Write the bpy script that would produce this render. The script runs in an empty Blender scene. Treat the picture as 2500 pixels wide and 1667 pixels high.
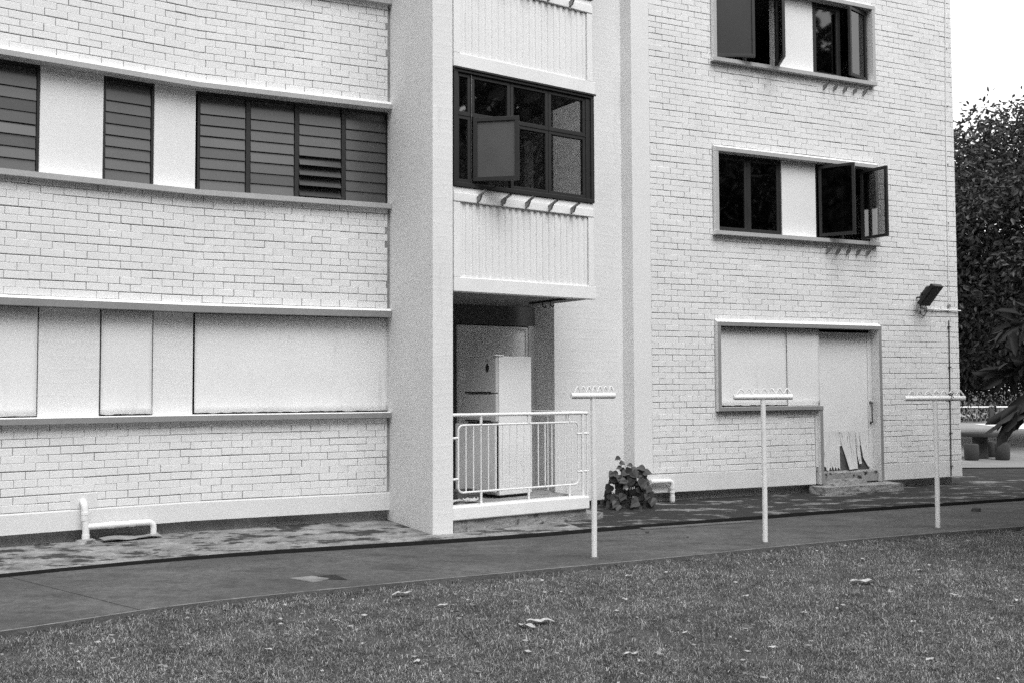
import bpy, bmesh, math, random
import numpy as np
from mathutils import Vector, Matrix
random.seed(7); RNG = np.random.default_rng(7)
R = math.radians
SC = bpy.context.scene
COL = SC.collection

# ------------------------------------------------------------------ camera
F_PX, W_PX, H_PX = 2431.0, 2500.0, 1667.0
EYE = 1.65
TILT, ROLL = math.atan((945 - 833.5) / F_PX), R(0.23)
cam_d = bpy.data.cameras.new('camera'); cam = bpy.data.objects.new('camera', cam_d); COL.objects.link(cam)
cam_d.sensor_width = 36.0; cam_d.lens = F_PX / W_PX * 36.0; cam_d.clip_start = 0.05; cam_d.clip_end = 1500
fw = Vector((0, math.cos(TILT), math.sin(TILT))); up0 = Vector((0, -math.sin(TILT), math.cos(TILT))); r0 = Vector((1, 0, 0))
rt = r0 * math.cos(ROLL) - up0 * math.sin(ROLL); up = r0 * math.sin(ROLL) + up0 * math.cos(ROLL)
cam.matrix_world = Matrix(((rt.x, up.x, -fw.x, 0), (rt.y, up.y, -fw.y, 0), (rt.z, up.z, -fw.z, EYE), (0, 0, 0, 1)))
SC.camera = cam

# ------------------------------------------------------------------ sky, sun, exposure
SUN_EL, SUN_AZ = R(58), R(152)          # azimuth clockwise from +Y: behind the camera, to its right
w = bpy.data.worlds.new('World'); SC.world = w; w.use_nodes = True
nt = w.node_tree; nt.nodes.clear()
sky = nt.nodes.new('ShaderNodeTexSky'); sky.sky_type = 'NISHITA'; sky.sun_disc = False
sky.sun_elevation = SUN_EL; sky.sun_rotation = SUN_AZ; sky.dust_density = 6.0; sky.air_density = 1.0
bw = nt.nodes.new('ShaderNodeRGBToBW')
mx = nt.nodes.new('ShaderNodeMix'); mx.data_type = 'FLOAT'; mx.inputs[0].default_value = 0.7
mx.inputs[3].default_value = 11.0         # even cloud layer
bg = nt.nodes.new('ShaderNodeBackground'); bg.inputs[1].default_value = 0.12
out = nt.nodes.new('ShaderNodeOutputWorld')
nt.links.new(sky.outputs[0], bw.inputs[0]); nt.links.new(bw.outputs[0], mx.inputs[2])
nt.links.new(mx.outputs[0], bg.inputs[0]); nt.links.new(bg.outputs[0], out.inputs[0])
sl = bpy.data.lights.new('sun', 'SUN'); sl.energy = 1.4; sl.angle = R(35); sl.color = (1, 1, 1)
so = bpy.data.objects.new('sun', sl); COL.objects.link(so)
sd = Vector((math.sin(SUN_AZ) * math.cos(SUN_EL), math.cos(SUN_AZ) * math.cos(SUN_EL), math.sin(SUN_EL)))
so.rotation_euler = sd.to_track_quat('Z', 'Y').to_euler(); so.location = (4, -6, 14)
SC.cycles.use_denoising = False
SC.view_settings.view_transform = 'Standard'; SC.view_settings.look = 'None'
SC.view_settings.exposure = 0.62; SC.view_settings.gamma = 1.0; SC.view_settings.use_curve_mapping = False

# ------------------------------------------------------------------ materials (a monochrome world: every colour is a grey)
MATS = {}
def g(v): return (v, v, v, 1)
def mat(name, base, rough=.8, var=.0, vscale=2.0, vstretch=(1, 1, 1), fine=.0, fscale=60., bump=.0, bscale=120.,
        bdist=.004, dirt=None, dscale=1.0, dthr=(.5, .65), dstretch=(1, 1, 1), island=0., metal=0., spec=.3,
        boards=0., trans=0., coord='pos', pale=None):
    m = bpy.data.materials.new(name); m.use_nodes = True
    N, L = m.node_tree.nodes, m.node_tree.links
    b = N['Principled BSDF']; b.inputs['Roughness'].default_value = rough; b.inputs['Metallic'].default_value = metal
    b.inputs['Specular IOR Level'].default_value = spec
    if coord == 'pos':
        co = N.new('ShaderNodeNewGeometry').outputs['Position']
    else:
        co = N.new('ShaderNodeTexCoord').outputs['Object']
    def noise(scale, stretch=(1, 1, 1), detail=5, rough=.55):
        mp = N.new('ShaderNodeMapping'); mp.inputs['Scale'].default_value = stretch
        n = N.new('ShaderNodeTexNoise'); n.inputs['Scale'].default_value = scale
        n.inputs['Detail'].default_value = detail; n.inputs['Roughness'].default_value = rough
        L.new(co, mp.inputs[0]); L.new(mp.outputs[0], n.inputs['Vector']); return n.outputs['Fac']
    def math_(op, a, b_):
        n = N.new('ShaderNodeMath'); n.operation = op
        for i, v in enumerate((a, b_)):
            if isinstance(v, (int, float)): n.inputs[i].default_value = v
            else: L.new(v, n.inputs[i])
        return n.outputs[0]
    val = None
    def mul(cur, fac): return fac if cur is None else math_('MULTIPLY', cur, fac)
    def ramp(src, lo, hi, a, c):
        mr = N.new('ShaderNodeMapRange'); L.new(src, mr.inputs[0])
        mr.inputs[1].default_value = lo; mr.inputs[2].default_value = hi; mr.inputs[3].default_value = a; mr.inputs[4].default_value = c
        return mr.outputs[0]
    if var: val = mul(val, ramp(noise(vscale, vstretch), .25, .75, 1 - var, 1 + var))
    if fine: val = mul(val, ramp(noise(fscale, detail=3, rough=.7), .25, .75, 1 - fine, 1 + fine))
    if island:
        gi = N.new('ShaderNodeNewGeometry').outputs['Random Per Island']
        val = mul(val, ramp(gi, 0, 1, 1 - island, 1 + island) if pale is None else ramp(math_('POWER', gi, pale[0]), 0, 1, pale[1], pale[2]))
    col = math_('MULTIPLY', base, val) if val is not None else None
    if dirt is not None:
        t = ramp(noise(dscale, dstretch, 9, .70), dthr[0], dthr[1], 0, 1)
        mm = N.new('ShaderNodeMix'); mm.data_type = 'FLOAT'; L.new(t, mm.inputs[0])
        if col is None: mm.inputs[2].default_value = base
        else: L.new(col, mm.inputs[2])
        mm.inputs[3].default_value = dirt; col = mm.outputs[0]
    if col is None: b.inputs['Base Color'].default_value = g(base)
    else: L.new(col, b.inputs['Base Color'])
    h = None
    if bump: h = math_('MULTIPLY', noise(bscale, detail=4, rough=.65), bump)
    if boards:
        wv = N.new('ShaderNodeTexWave'); wv.bands_direction = 'Z'; wv.inputs['Scale'].default_value = 2.1
        wv.inputs['Distortion'].default_value = 2.5; wv.inputs['Detail'].default_value = 3
        L.new(co, wv.inputs['Vector']); pw = math_('POWER', wv.outputs['Fac'], 9.0)
        bb = math_('MULTIPLY', pw, boards); h = bb if h is None else math_('ADD', h, bb)
    if h is not None:
        bn = N.new('ShaderNodeBump'); bn.inputs['Strength'].default_value = 1.0; bn.inputs['Distance'].default_value = bdist
        L.new(h, bn.inputs['Height']); L.new(bn.outputs[0], b.inputs['Normal'])
    if trans:
        tr = N.new('ShaderNodeBsdfTranslucent'); ms = N.new('ShaderNodeMixShader'); ms.inputs[0].default_value = trans
        if col is None: tr.inputs[0].default_value = g(base)
        else: L.new(col, tr.inputs[0])
        L.new(b.outputs[0], ms.inputs[1]); L.new(tr.outputs[0], ms.inputs[2]); L.new(ms.outputs[0], N['Material Output'].inputs[0])
    MATS[name] = m; return m
def glass(name, tint, rough=.02, refl=.12):
    m = bpy.data.materials.new(name); m.use_nodes = True; N, L = m.node_tree.nodes, m.node_tree.links
    N.remove(N['Principled BSDF'])
    t = N.new('ShaderNodeBsdfTransparent'); t.inputs[0].default_value = g(tint)
    gl = N.new('ShaderNodeBsdfGlossy'); gl.inputs[0].default_value = g(.9); gl.inputs['Roughness'].default_value = rough
    fr = N.new('ShaderNodeFresnel'); fr.inputs[0].default_value = 1.5
    ad = N.new('ShaderNodeMath'); ad.operation = 'MULTIPLY_ADD'; ad.inputs[1].default_value = .9; ad.inputs[2].default_value = refl - .04
    L.new(fr.outputs[0], ad.inputs[0])
    ms = N.new('ShaderNodeMixShader'); L.new(ad.outputs[0], ms.inputs[0]); L.new(t.outputs[0], ms.inputs[1]); L.new(gl.outputs[0], ms.inputs[2])
    L.new(ms.outputs[0], N['Material Output'].inputs[0]); MATS[name] = m; return m

mat('brick_paint', .76, .75, var=.05, vscale=1.3, fine=.06, fscale=55, bump=.8, bscale=110, bdist=.004, island=.03, dirt=.62, dscale=2.2, dthr=(.64, .8))
mat('mortar', .27, .9, var=.3, vscale=4, fine=.2, fscale=30, bump=1, bscale=90)  # grey kept dark to carry the shadow in the painted brick joints
mat('plaster', .75, .8, var=.06, vscale=1.1, fine=.06, fscale=55, bump=.7, bscale=130, bdist=.004, boards=.14, dirt=.56, dscale=2.4, dthr=(.58, .85), dstretch=(2.0, 2.0, .3))
mat('plaster_smooth', .76, .8, var=.04, vscale=1.0, fine=.06, fscale=55, bump=.5, bscale=140, bdist=.003, boards=.05)
mat('plinth_paint', .70, .8, var=.06, vscale=1.4, fine=.06, fscale=55, bump=.6, bscale=120, dirt=.5, dscale=3, dthr=(.62, .8))
mat('trim_white', .80, .7, var=.05, vscale=3, fine=.05, fscale=40, bump=.5, bscale=140)
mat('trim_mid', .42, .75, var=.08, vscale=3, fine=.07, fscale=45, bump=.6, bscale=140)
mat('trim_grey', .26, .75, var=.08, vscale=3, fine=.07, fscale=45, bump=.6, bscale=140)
mat('board_paint', .77, .7, var=.05, vscale=1.5, fine=.06, fscale=55, bump=.5, bscale=150, bdist=.003, dirt=.58, dscale=3, dthr=(.58, .85), dstretch=(2.5, 2.5, .35))
mat('foundation', .30, .95, var=.3, vscale=3, fine=.2, fscale=25, bump=1, bscale=60, bdist=.01)
mat('rubble', .30, .95, var=.3, vscale=5, fine=.2, fscale=30, bump=1, bscale=40, bdist=.015, dirt=.08, dscale=5, dthr=(.52, .62))
mat('apron_light', .21, .9, var=.5, vscale=3.6, fine=.4, fscale=20, bump=.8, bscale=60, bdist=.006, dirt=.034, dscale=2.3, dthr=(.51, .56), dstretch=(.9, 1.3, 1))
mat('apron_mossy', .20, .9, var=.4, vscale=3.0, fine=.35, fscale=22, bump=.8, bscale=60, bdist=.006, dirt=.022, dscale=2.0, dthr=(.40, .47), dstretch=(.9, 1.5, 1))
mat('path_concrete', .078, .88, var=.5, vscale=2.6, vstretch=(.6, 1.2, 1), fine=.4, fscale=18, bump=.8, bscale=90, bdist=.004, dirt=.042, dscale=1.3, dthr=(.5, .66), dstretch=(.6, 1.2, 1))
mat('gap_shade', .014, .8, var=.3, vscale=8, fine=.3, fscale=30, bump=1, bscale=40)  # near-black colour stands in for shade in the drain slot and cover hole
mat('path_lip', .19, .9, var=.3, vscale=8, fine=.2, fscale=30, bump=1, bscale=60, dirt=.08, dscale=5, dthr=(.5, .65))
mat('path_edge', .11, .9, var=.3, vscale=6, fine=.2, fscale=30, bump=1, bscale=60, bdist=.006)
mat('soil', .07, .95, var=.4, vscale=2.5, fine=.4, fscale=40, bump=1, bscale=50, bdist=.02)
mat('verge', .035, .95, var=.4, vscale=2.5, fine=.5, fscale=30, bump=1, bscale=30, bdist=.03)
mat('pavement_grey', .21, .9, var=.25, vscale=1.2, fine=.15, fscale=12, bump=.6, bscale=60)
mat('pavement_pale', .62, .9, var=.1, vscale=.5, fine=.05)
mat('grass', .155, .7, var=.45, vscale=5.0, fine=.3, fscale=1.1, island=.7, spec=.2, trans=.2, pale=(3.0, .4, 3.6))
mat('litter', .26, .85, island=.6)
mat('dry_leaf', .42, .8, var=.3, vscale=30, fine=.2, fscale=60, trans=.1)
mat('paper', .5, .8, var=.2, vscale=20)
mat('leaf_far', .050, .5, island=.55, spec=.45, trans=.25)
mat('leaf_near', .028, .55, island=.5, spec=.25, trans=.2)
mat('leaf_vine', .030, .5, island=.6, spec=.4, trans=.15)
mat('bark', .05, .95, var=.3, vscale=8, bump=1, bscale=25, bdist=.02)
mat('frame_dark', .022, .45, var=.15, vscale=6, spec=.4)
mat('frame_white', .7, .5, var=.08, vscale=8)
mat('louvre', .075, .22, var=.12, vscale=3, spec=.6, island=.1)
mat('louvre_b', .055, .22, var=.12, vscale=3, spec=.6)
mat('louvre_c', .095, .25, var=.12, vscale=3, spec=.5)
mat('sash_dark', .032, .35, var=.1, vscale=3, spec=.35)
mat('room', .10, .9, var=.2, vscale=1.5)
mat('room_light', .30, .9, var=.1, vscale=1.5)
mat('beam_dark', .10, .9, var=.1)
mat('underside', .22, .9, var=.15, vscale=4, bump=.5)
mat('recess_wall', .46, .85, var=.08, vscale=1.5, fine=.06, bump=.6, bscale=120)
mat('veneer_worn', .70, .85, var=.1, vscale=3, fine=.1, fscale=40, dirt=.16, dscale=7, dthr=(.56, .68), dstretch=(4, 4, .7))
mat('threshold', .30, .9, var=.2, vscale=6, dirt=.03, dscale=7, dthr=(.54, .6))
mat('door_rot', .09, .9, var=.5, vscale=14, fine=.3)
mat('door_old', .78, .8, var=.08, vscale=2, fine=.06, bump=.4, bscale=120)
mat('metal_white', .78, .45, var=.06, vscale=12, fine=.05, fscale=60, bump=.3, bscale=150, dirt=.16, dscale=11, dthr=(.62, .70), spec=.4)
mat('pipe_white', .78, .5, var=.08, vscale=9, fine=.05, dirt=.25, dscale=7, dthr=(.62, .75))
mat('metal_grey', .25, .5, var=.2, vscale=15, spec=.4)
mat('metal_rust', .10, .8, var=.3, vscale=15)
mat('steel', .45, .3, metal=1.0, var=.15, vscale=20)
mat('black', .012, .5, spec=.4)
mat('fridge_side', .76, .45, var=.03, vscale=3, bump=.2, bscale=200, spec=.4)
mat('fridge_low', .60, .4, var=.05, vscale=3, spec=.4)
mat('fridge_door', .50, .35, var=.05, vscale=3, spec=.5)
mat('corrugated', .78, .6, var=.04, vscale=2, fine=.04, bump=.4, bscale=120)
mat('table_concrete', .05, .9, var=.25, vscale=6, fine=.2, bump=1, bscale=50, bdist=.006)  # grey darkened to carry the tree's shade on table and stools
mat('lens', .05, .15, spec=.6)
mat('cable', .05, .8)
glass('pane_clear', .55, .02, .12)
glass('pane_dark', .22, .03, .10)

# ------------------------------------------------------------------ mesh and object helpers
class MB:
    def __init__(s): s.v = []; s.f = []; s.m = []; s.mats = []
    def mi(s, name):
        if name not in s.mats: s.mats.append(name)
        return s.mats.index(name)
    def add(s, vs, fs, mt):
        o = len(s.v); s.v += [tuple(p) for p in vs]; i = s.mi(mt)
        for q in fs: s.f.append(tuple(o + k for k in q)); s.m.append(i)
        return s
    def hexa(s, p, mt):   # 8 points: bottom 4 (ccw), top 4
        return s.add(p, [(3, 2, 1, 0), (4, 5, 6, 7), (0, 1, 5, 4), (1, 2, 6, 5), (2, 3, 7, 6), (3, 0, 4, 7)], mt)
    def tube(s, pts, rad, mt, n=10, cap=True):
        pts = [Vector(p) for p in pts]; rr = rad if isinstance(rad, (list, tuple)) else [rad] * len(pts)
        vs = []; fs = []; prev = None
        for i, p in enumerate(pts):
            t = (pts[min(i + 1, len(pts) - 1)] - pts[max(i - 1, 0)])
            t = t.normalized() if t.length > 1e-9 else Vector((0, 0, 1))
            a = prev if prev is not None else (Vector((0, 0, 1)) if abs(t.z) < .9 else Vector((1, 0, 0)))
            a = (a - t * a.dot(t)); a.normalize(); b = t.cross(a); prev = a
            for k in range(n):
                an = 2 * math.pi * k / n; vs.append(p + (a * math.cos(an) + b * math.sin(an)) * rr[i])
        for i in range(len(pts) - 1):
            for k in range(n):
                k2 = (k + 1) % n; fs.append((i * n + k, i * n + k2, (i + 1) * n + k2, (i + 1) * n + k))
        if cap: fs.append(tuple(range(n - 1, -1, -1))); fs.append(tuple((len(pts) - 1) * n + k for k in range(n)))
        return s.add(vs, fs, mt)
    def lathe(s, c, prof, mt, n=20):
        vs = []; fs = []
        for r_, z in prof:
            for k in range(n):
                a = 2 * math.pi * k / n; vs.append((c[0] + r_ * math.cos(a), c[1] + r_ * math.sin(a), c[2] + z))
        for i in range(len(prof) - 1):
            for k in range(n):
                k2 = (k + 1) % n; fs.append((i * n + k, i * n + k2, (i + 1) * n + k2, (i + 1) * n + k))
        fs.append(tuple(range(n - 1, -1, -1))); fs.append(tuple((len(prof) - 1) * n + k for k in range(n)))
        return s.add(vs, fs, mt)
    def mesh(s, name, smooth=False):
        me = bpy.data.meshes.new(name); me.from_pydata(s.v, [], s.f)
        for x in s.mats: me.materials.append(MATS[x])
        me.polygons.foreach_set('material_index', s.m)
        if smooth: me.polygons.foreach_set('use_smooth', [True] * len(s.f))
        me.update()
        bm = bmesh.new(); bm.from_mesh(me); bmesh.ops.recalc_face_normals(bm, faces=bm.faces); bm.to_mesh(me); bm.free()
        return me
    def build(s, name, parent=None, smooth=False, bevel=0, **props):
        ob = bpy.data.objects.new(name, s.mesh(name, smooth)); link(ob, parent)
        if bevel:
            md = ob.modifiers.new('bevel', 'BEVEL'); md.width = bevel; md.segments = 2; md.limit_method = 'ANGLE'; md.angle_limit = R(40)
        if smooth:
            try: md = ob.modifiers.new('en', 'EDGE_SPLIT'); md.split_angle = R(40)
            except Exception: pass
        for k, v in props.items(): ob[k] = v
        return ob
BASE = {}
def link(ob, parent=None):
    COL.objects.link(ob)
    if parent is not None:
        ob.parent = parent; M = parent
        ob.matrix_parent_inverse = BASE[parent.name].inverted() if parent.name in BASE else Matrix.Identity(4)
    BASE[ob.name] = BASE.get(ob.name, Matrix.Identity(4))
def thing(name, loc, label, category, group=None):
    o = bpy.data.objects.new(name, None); o.empty_display_size = .2; COL.objects.link(o); o.location = loc
    BASE[o.name] = Matrix.Translation(Vector(loc)); o['label'] = label; o['category'] = category
    if group: o['group'] = group
    return o
def part_empty(name, loc, parent):
    o = bpy.data.objects.new(name, None); o.empty_display_size = .1; COL.objects.link(o)
    o.parent = parent; o.matrix_parent_inverse = BASE[parent.name].inverted(); o.location = loc
    BASE[o.name] = Matrix.Translation(Vector(loc)); return o
def tag(o, label, category, group=None):
    o['label'] = label; o['category'] = category
    if group: o['group'] = group
    return o
def struct(o): o['kind'] = 'structure'; return o

class Fr:
    """vertical plane frame: s along the wall, o out towards the viewer, z up"""
    def __init__(s, p, ang):
        s.p = Vector((p[0], p[1])); a = R(ang); s.ang = a
        s.d = Vector((math.cos(a), math.sin(a))); s.n = Vector((math.sin(a), -math.cos(a)))
    def P(s, a, o, z):
        q = s.p + s.d * a + s.n * o; return Vector((q.x, q.y, z))
    def off(s, o): return Fr(s.p + s.n * o, math.degrees(s.ang))
def box(mb, fr, s0, s1, o0, o1, z0, z1, mt):
    P = fr.P
    return mb.hexa([P(s0, o0, z0), P(s1, o0, z0), P(s1, o1, z0), P(s0, o1, z0), P(s0, o0, z1), P(s1, o0, z1), P(s1, o1, z1), P(s0, o1, z1)], mt)
def prism(mb, pts, z0, z1, mt):      # plan polygon
    n = len(pts); vs = [(x, y, z0) for x, y in pts] + [(x, y, z1) for x, y in pts]
    fs = [tuple(range(n - 1, -1, -1)), tuple(range(n, 2 * n))] + [(i, (i + 1) % n, n + (i + 1) % n, n + i) for i in range(n)]
    return mb.add(vs, fs, mt)

# ------------------------------------------------------------------ plan of the place (metres)
AB, AD = 24.3, 34.3
B = Fr((-1.508, 12.458), AB).off(-.08)
SK = -2.348
Kp = B.P(SK, 0, 0)
A = Fr((Kp.x, Kp.y), AD)
C = Fr((4.503, 15.375), AB).off(-.07)
D = Fr((lambda q: (q.x, q.y))(B.P(.315, 1.41, 0)), AD)
ERp = C.P(-3.09, -.16, 0)
EW = Fr((ERp.x, ERp.y), AD)           # plain wall right of the balcony bay
WB = EW.off(-.456)                    # back wall of the balcony
TOP = 8.9
STO = 2.62
AL = -3.4                              # left end of wall A
CR = 3.39                              # right corner of wall C

# ------------------------------------------------------------------ ground, apron, path
APE = [(-8.3, 5.6), (-6.2, 7.75), (-4.6, 9.01), (-3.88, 9.5), (-3.06, 9.98), (-2.21, 10.38), (-1.19, 10.77), (.08, 11.3), (1.16, 11.85), (3.16, 12.82), (4.24, 13.35), (7.48, 14.72), (9.6, 15.55)]
PTE = [(-7.2, 3.6), (-5.2, 5.6), (-3.57, 7.0), (-3.12, 7.38), (-2.72, 7.73), (-2.09, 8.13), (-1.04, 8.66), (-.01, 9.15), (1.48, 9.86), (2.7, 10.5), (3.98, 11.1), (6.04, 11.95), (9.0, 13.0), (14, 14.4)]
def smooth_line(pts, n=4):
    o = []
    for i in range(len(pts) - 1):
        p0 = Vector(pts[max(i - 1, 0)]); p1 = Vector(pts[i]); p2 = Vector(pts[i + 1]); p3 = Vector(pts[min(i + 2, len(pts) - 1)])
        for k in range(n):
            t = k / n
            q = .5 * ((2 * p1) + (p2 - p0) * t + (2 * p0 - 5 * p1 + 4 * p2 - p3) * t * t + (3 * p1 - p0 - 3 * p2 + p3) * t ** 3); o.append((q.x, q.y))
    o.append(tuple(pts[-1])); return o
def offs(pts, d):
    o = []
    for i, p in enumerate(pts):
        a = Vector(pts[max(i - 1, 0)]); b = Vector(pts[min(i + 1, len(pts) - 1)]); t = (b - a).normalized()
        o.append((p[0] + t.y * d, p[1] - t.x * d))
    return o
APS = smooth_line(APE); PTS = smooth_line(PTE)
mb = MB(); mb.add([(-150, -60, -.075), (220, -60, -.075), (220, 300, -.075), (-150, 300, -.075)], [(0, 1, 2, 3)], 'soil'); struct(mb.build('ground'))
def strip(name, front, back, z0, z1, mt, edge=None):
    m = MB(); n = len(front)
    vs = [(x, y, z1) for x, y in front] + [(x, y, z1) for x, y in back] + [(x, y, z0) for x, y in front]
    m.add(vs, [(i, i + 1, n + i + 1, n + i) for i in range(n - 1)], mt)
    m.add(vs, [(2 * n + i, 2 * n + i + 1, i + 1, i) for i in range(n - 1)], edge or mt)
    return struct(m.build(name))
def jit(pts, a): return [(x + random.uniform(-a, a), y + random.uniform(-a, a)) for x, y in pts]
ia = [i for i, p in enumerate(APS) if p[0] <= .75]; ib = [i for i, p in enumerate(APS) if p[0] >= .70]
cut = len(ia)
fa = APS[:cut + 1]; fb = APS[cut:]
back_pt = lambda p: (p[0] - 1.2, p[1] + 3.6)
strip('apron', jit(fa, .006), [back_pt(p) for p in fa], -.09, 0, 'apron_light', 'gap_shade')
strip('apron', jit(fb, .008), [back_pt(p) for p in fb], -.09, 0, 'apron_mossy', 'gap_shade')
def resample(pts, n):
    L_ = [0.0]
    for i in range(1, len(pts)): L_.append(L_[-1] + (Vector(pts[i]) - Vector(pts[i - 1])).length)
    u = np.linspace(0, L_[-1], n); return list(zip(np.interp(u, L_, [p[0] for p in pts]), np.interp(u, L_, [p[1] for p in pts])))
def offs_var(pts):
    return [offs(pts, float(np.interp(p[0], [-6, -3.5, -2, 6, 9], [.02, .035, .10, .10, .06])))[i] for i, p in enumerate(pts)]
RP, RA = resample(PTS, 90), resample(offs_var(APS), 90)
lip = offs(RP, -.022)
cuts = [0, 9, 22, 33, 45, 56, 68, 79, 89]
path = bpy.data.objects.new('path', None); COL.objects.link(path); struct(path); BASE['path'] = Matrix.Identity(4)
for c0_, c1_ in zip(cuts[:-1], cuts[1:]):
    fr_, bk_ = [Vector(p) for p in lip[c0_:c1_ + 1]], [Vector(p) for p in RA[c0_:c1_ + 1]]
    fr_[-1] = fr_[-1] + (fr_[-2] - fr_[-1]).normalized() * .012; bk_[-1] = bk_[-1] + (bk_[-2] - bk_[-1]).normalized() * .012
    m = MB(); n_ = len(fr_); vs = [(p.x, p.y, -.03) for p in fr_] + [(p.x, p.y, -.03) for p in bk_]
    m.add(vs, [(i, i + 1, n_ + i + 1, n_ + i) for i in range(n_ - 1)], 'path_concrete')
    m.add([(p[0], p[1], z) for p in (fr_[-1], bk_[-1]) for z in (-.03, -.09)] + [(p[0], p[1], z) for p in (fr_[0], bk_[0]) for z in (-.03, -.09)], [(0, 1, 3, 2), (4, 5, 7, 6)], 'path_concrete')
    m.add([(p.x, p.y, z) for p in bk_ for z in (-.03, -.09)], [(2 * i, 2 * i + 2, 2 * i + 3, 2 * i + 1) for i in range(n_ - 1)], 'gap_shade')
    m.build('slab', path)
dr_in = offs(APS, -.02); strip('slot_shade_strip', resample(offs(APS, .15), 90), resample(dr_in, 90), -.09, -.072, 'gap_shade')  # dark strip painted for the shade of a deeper slot
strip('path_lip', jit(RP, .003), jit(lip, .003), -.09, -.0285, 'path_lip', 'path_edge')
# right-hand background ground
def sheet(name, pts, z, mt):
    m = MB(); m.add([(x, y, z) for x, y in pts], [tuple(range(len(pts)))], mt); return struct(m.build(name))
sheet('verge', [(6.6, 17.1), (16, 17.1), (18, 20.2), (7.6, 20.2)], -.02, 'verge')
sheet('pavement', [(7.0, 20.2), (20, 20.2), (24, 26.5), (7.0, 26.5)], 0.0, 'pavement_grey')
sheet('side_path', [(6.5, 15.3), (16, 15.6), (16, 17.1), (6.5, 17.1)], -.035, 'path_concrete')
sheet('side_path', [(7.0, 16.3), (7.4, 15.55), (12, 15.0), (12, 15.6)], -.02, 'pavement_grey')
sheet('pavement', [(8, 26.5), (26, 26.5), (40, 60), (8, 60)], -.01, 'pavement_grey')
sheet('pavement', [(19.9, 43.2), (19.2, 38.0), (40, 36.0), (40, 43.4)], 0.0, 'pavement_pale')

# ------------------------------------------------------------------ apartment block
bld = thing('apartment_block', (B.P(0, 0, 0).x, B.P(0, 0, 0).y, 0), 'white painted brick apartment block with concrete fin, metal-clad balcony bay and boarded ground floor', 'building')
def sweep(mb, prof, o_mats, s_left=AL, s_right=0.0):
    """profile [(o,z)...] closed, along wall A, the kink and wall B"""
    n = len(prof); rows = []
    tn = math.tan(R((AD - AB) / 2))
    for fr, s, sg in ((A, s_left, 0), (A, 0, -1), (B, s_right, 0)):
        rows.append([fr.P(s + sg * o * tn, o, z) for o, z in prof])
    vs = [p for r_ in rows for p in r_]
    for j in range(n):
        k = (j + 1) % n
        for i in (0, 1): mb.add([vs[i * n + j], vs[(i + 1) * n + j], vs[(i + 1) * n + k], vs[i * n + k]], [(0, 1, 2, 3)], o_mats[j])
    mb.add(rows[0], [tuple(range(n))], o_mats[-1]); mb.add(rows[2], [tuple(range(n))], o_mats[-1])
WZ = [(.345, 1.282), (2.612, 3.922), (5.232, 6.542), (7.852, TOP)]      # brick zones of A and B
m = MB()
for z0, z1 in WZ: sweep(m, [(-.16, z0), (-.009, z0), (-.009, z1), (-.16, z1)], ['mortar'] * 4)
wall_ab = m.build('brick_wall', bld)
m = MB(); sweep(m, [(-.16, .13), (.004, .13), (.004, .335), (-.004, .352), (-.16, .352)], ['plinth_paint'] * 5); m.build('plinth', bld)
m = MB(); sweep(m, [(-.4, -.12), (-.11, -.12), (-.11, .132), (-.4, .132)], ['foundation'] * 4); m.build('foundation', bld)
for k in range(3):
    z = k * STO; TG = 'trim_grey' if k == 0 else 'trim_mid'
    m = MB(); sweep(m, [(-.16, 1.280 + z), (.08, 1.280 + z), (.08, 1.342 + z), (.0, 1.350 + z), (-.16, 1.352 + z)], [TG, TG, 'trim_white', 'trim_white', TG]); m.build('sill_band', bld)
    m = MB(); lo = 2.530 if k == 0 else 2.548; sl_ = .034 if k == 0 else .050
    sweep(m, [(-.16, lo + z), (.08, lo + z), (.08, 2.607 + z), (.045, 2.607 + sl_ * .7 + z), (.0, 2.607 + sl_ + z), (-.16, 2.607 + sl_ + z)], [TG, TG, 'trim_white', 'trim_white', TG, TG]); m.build('lintel_band', bld)

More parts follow.
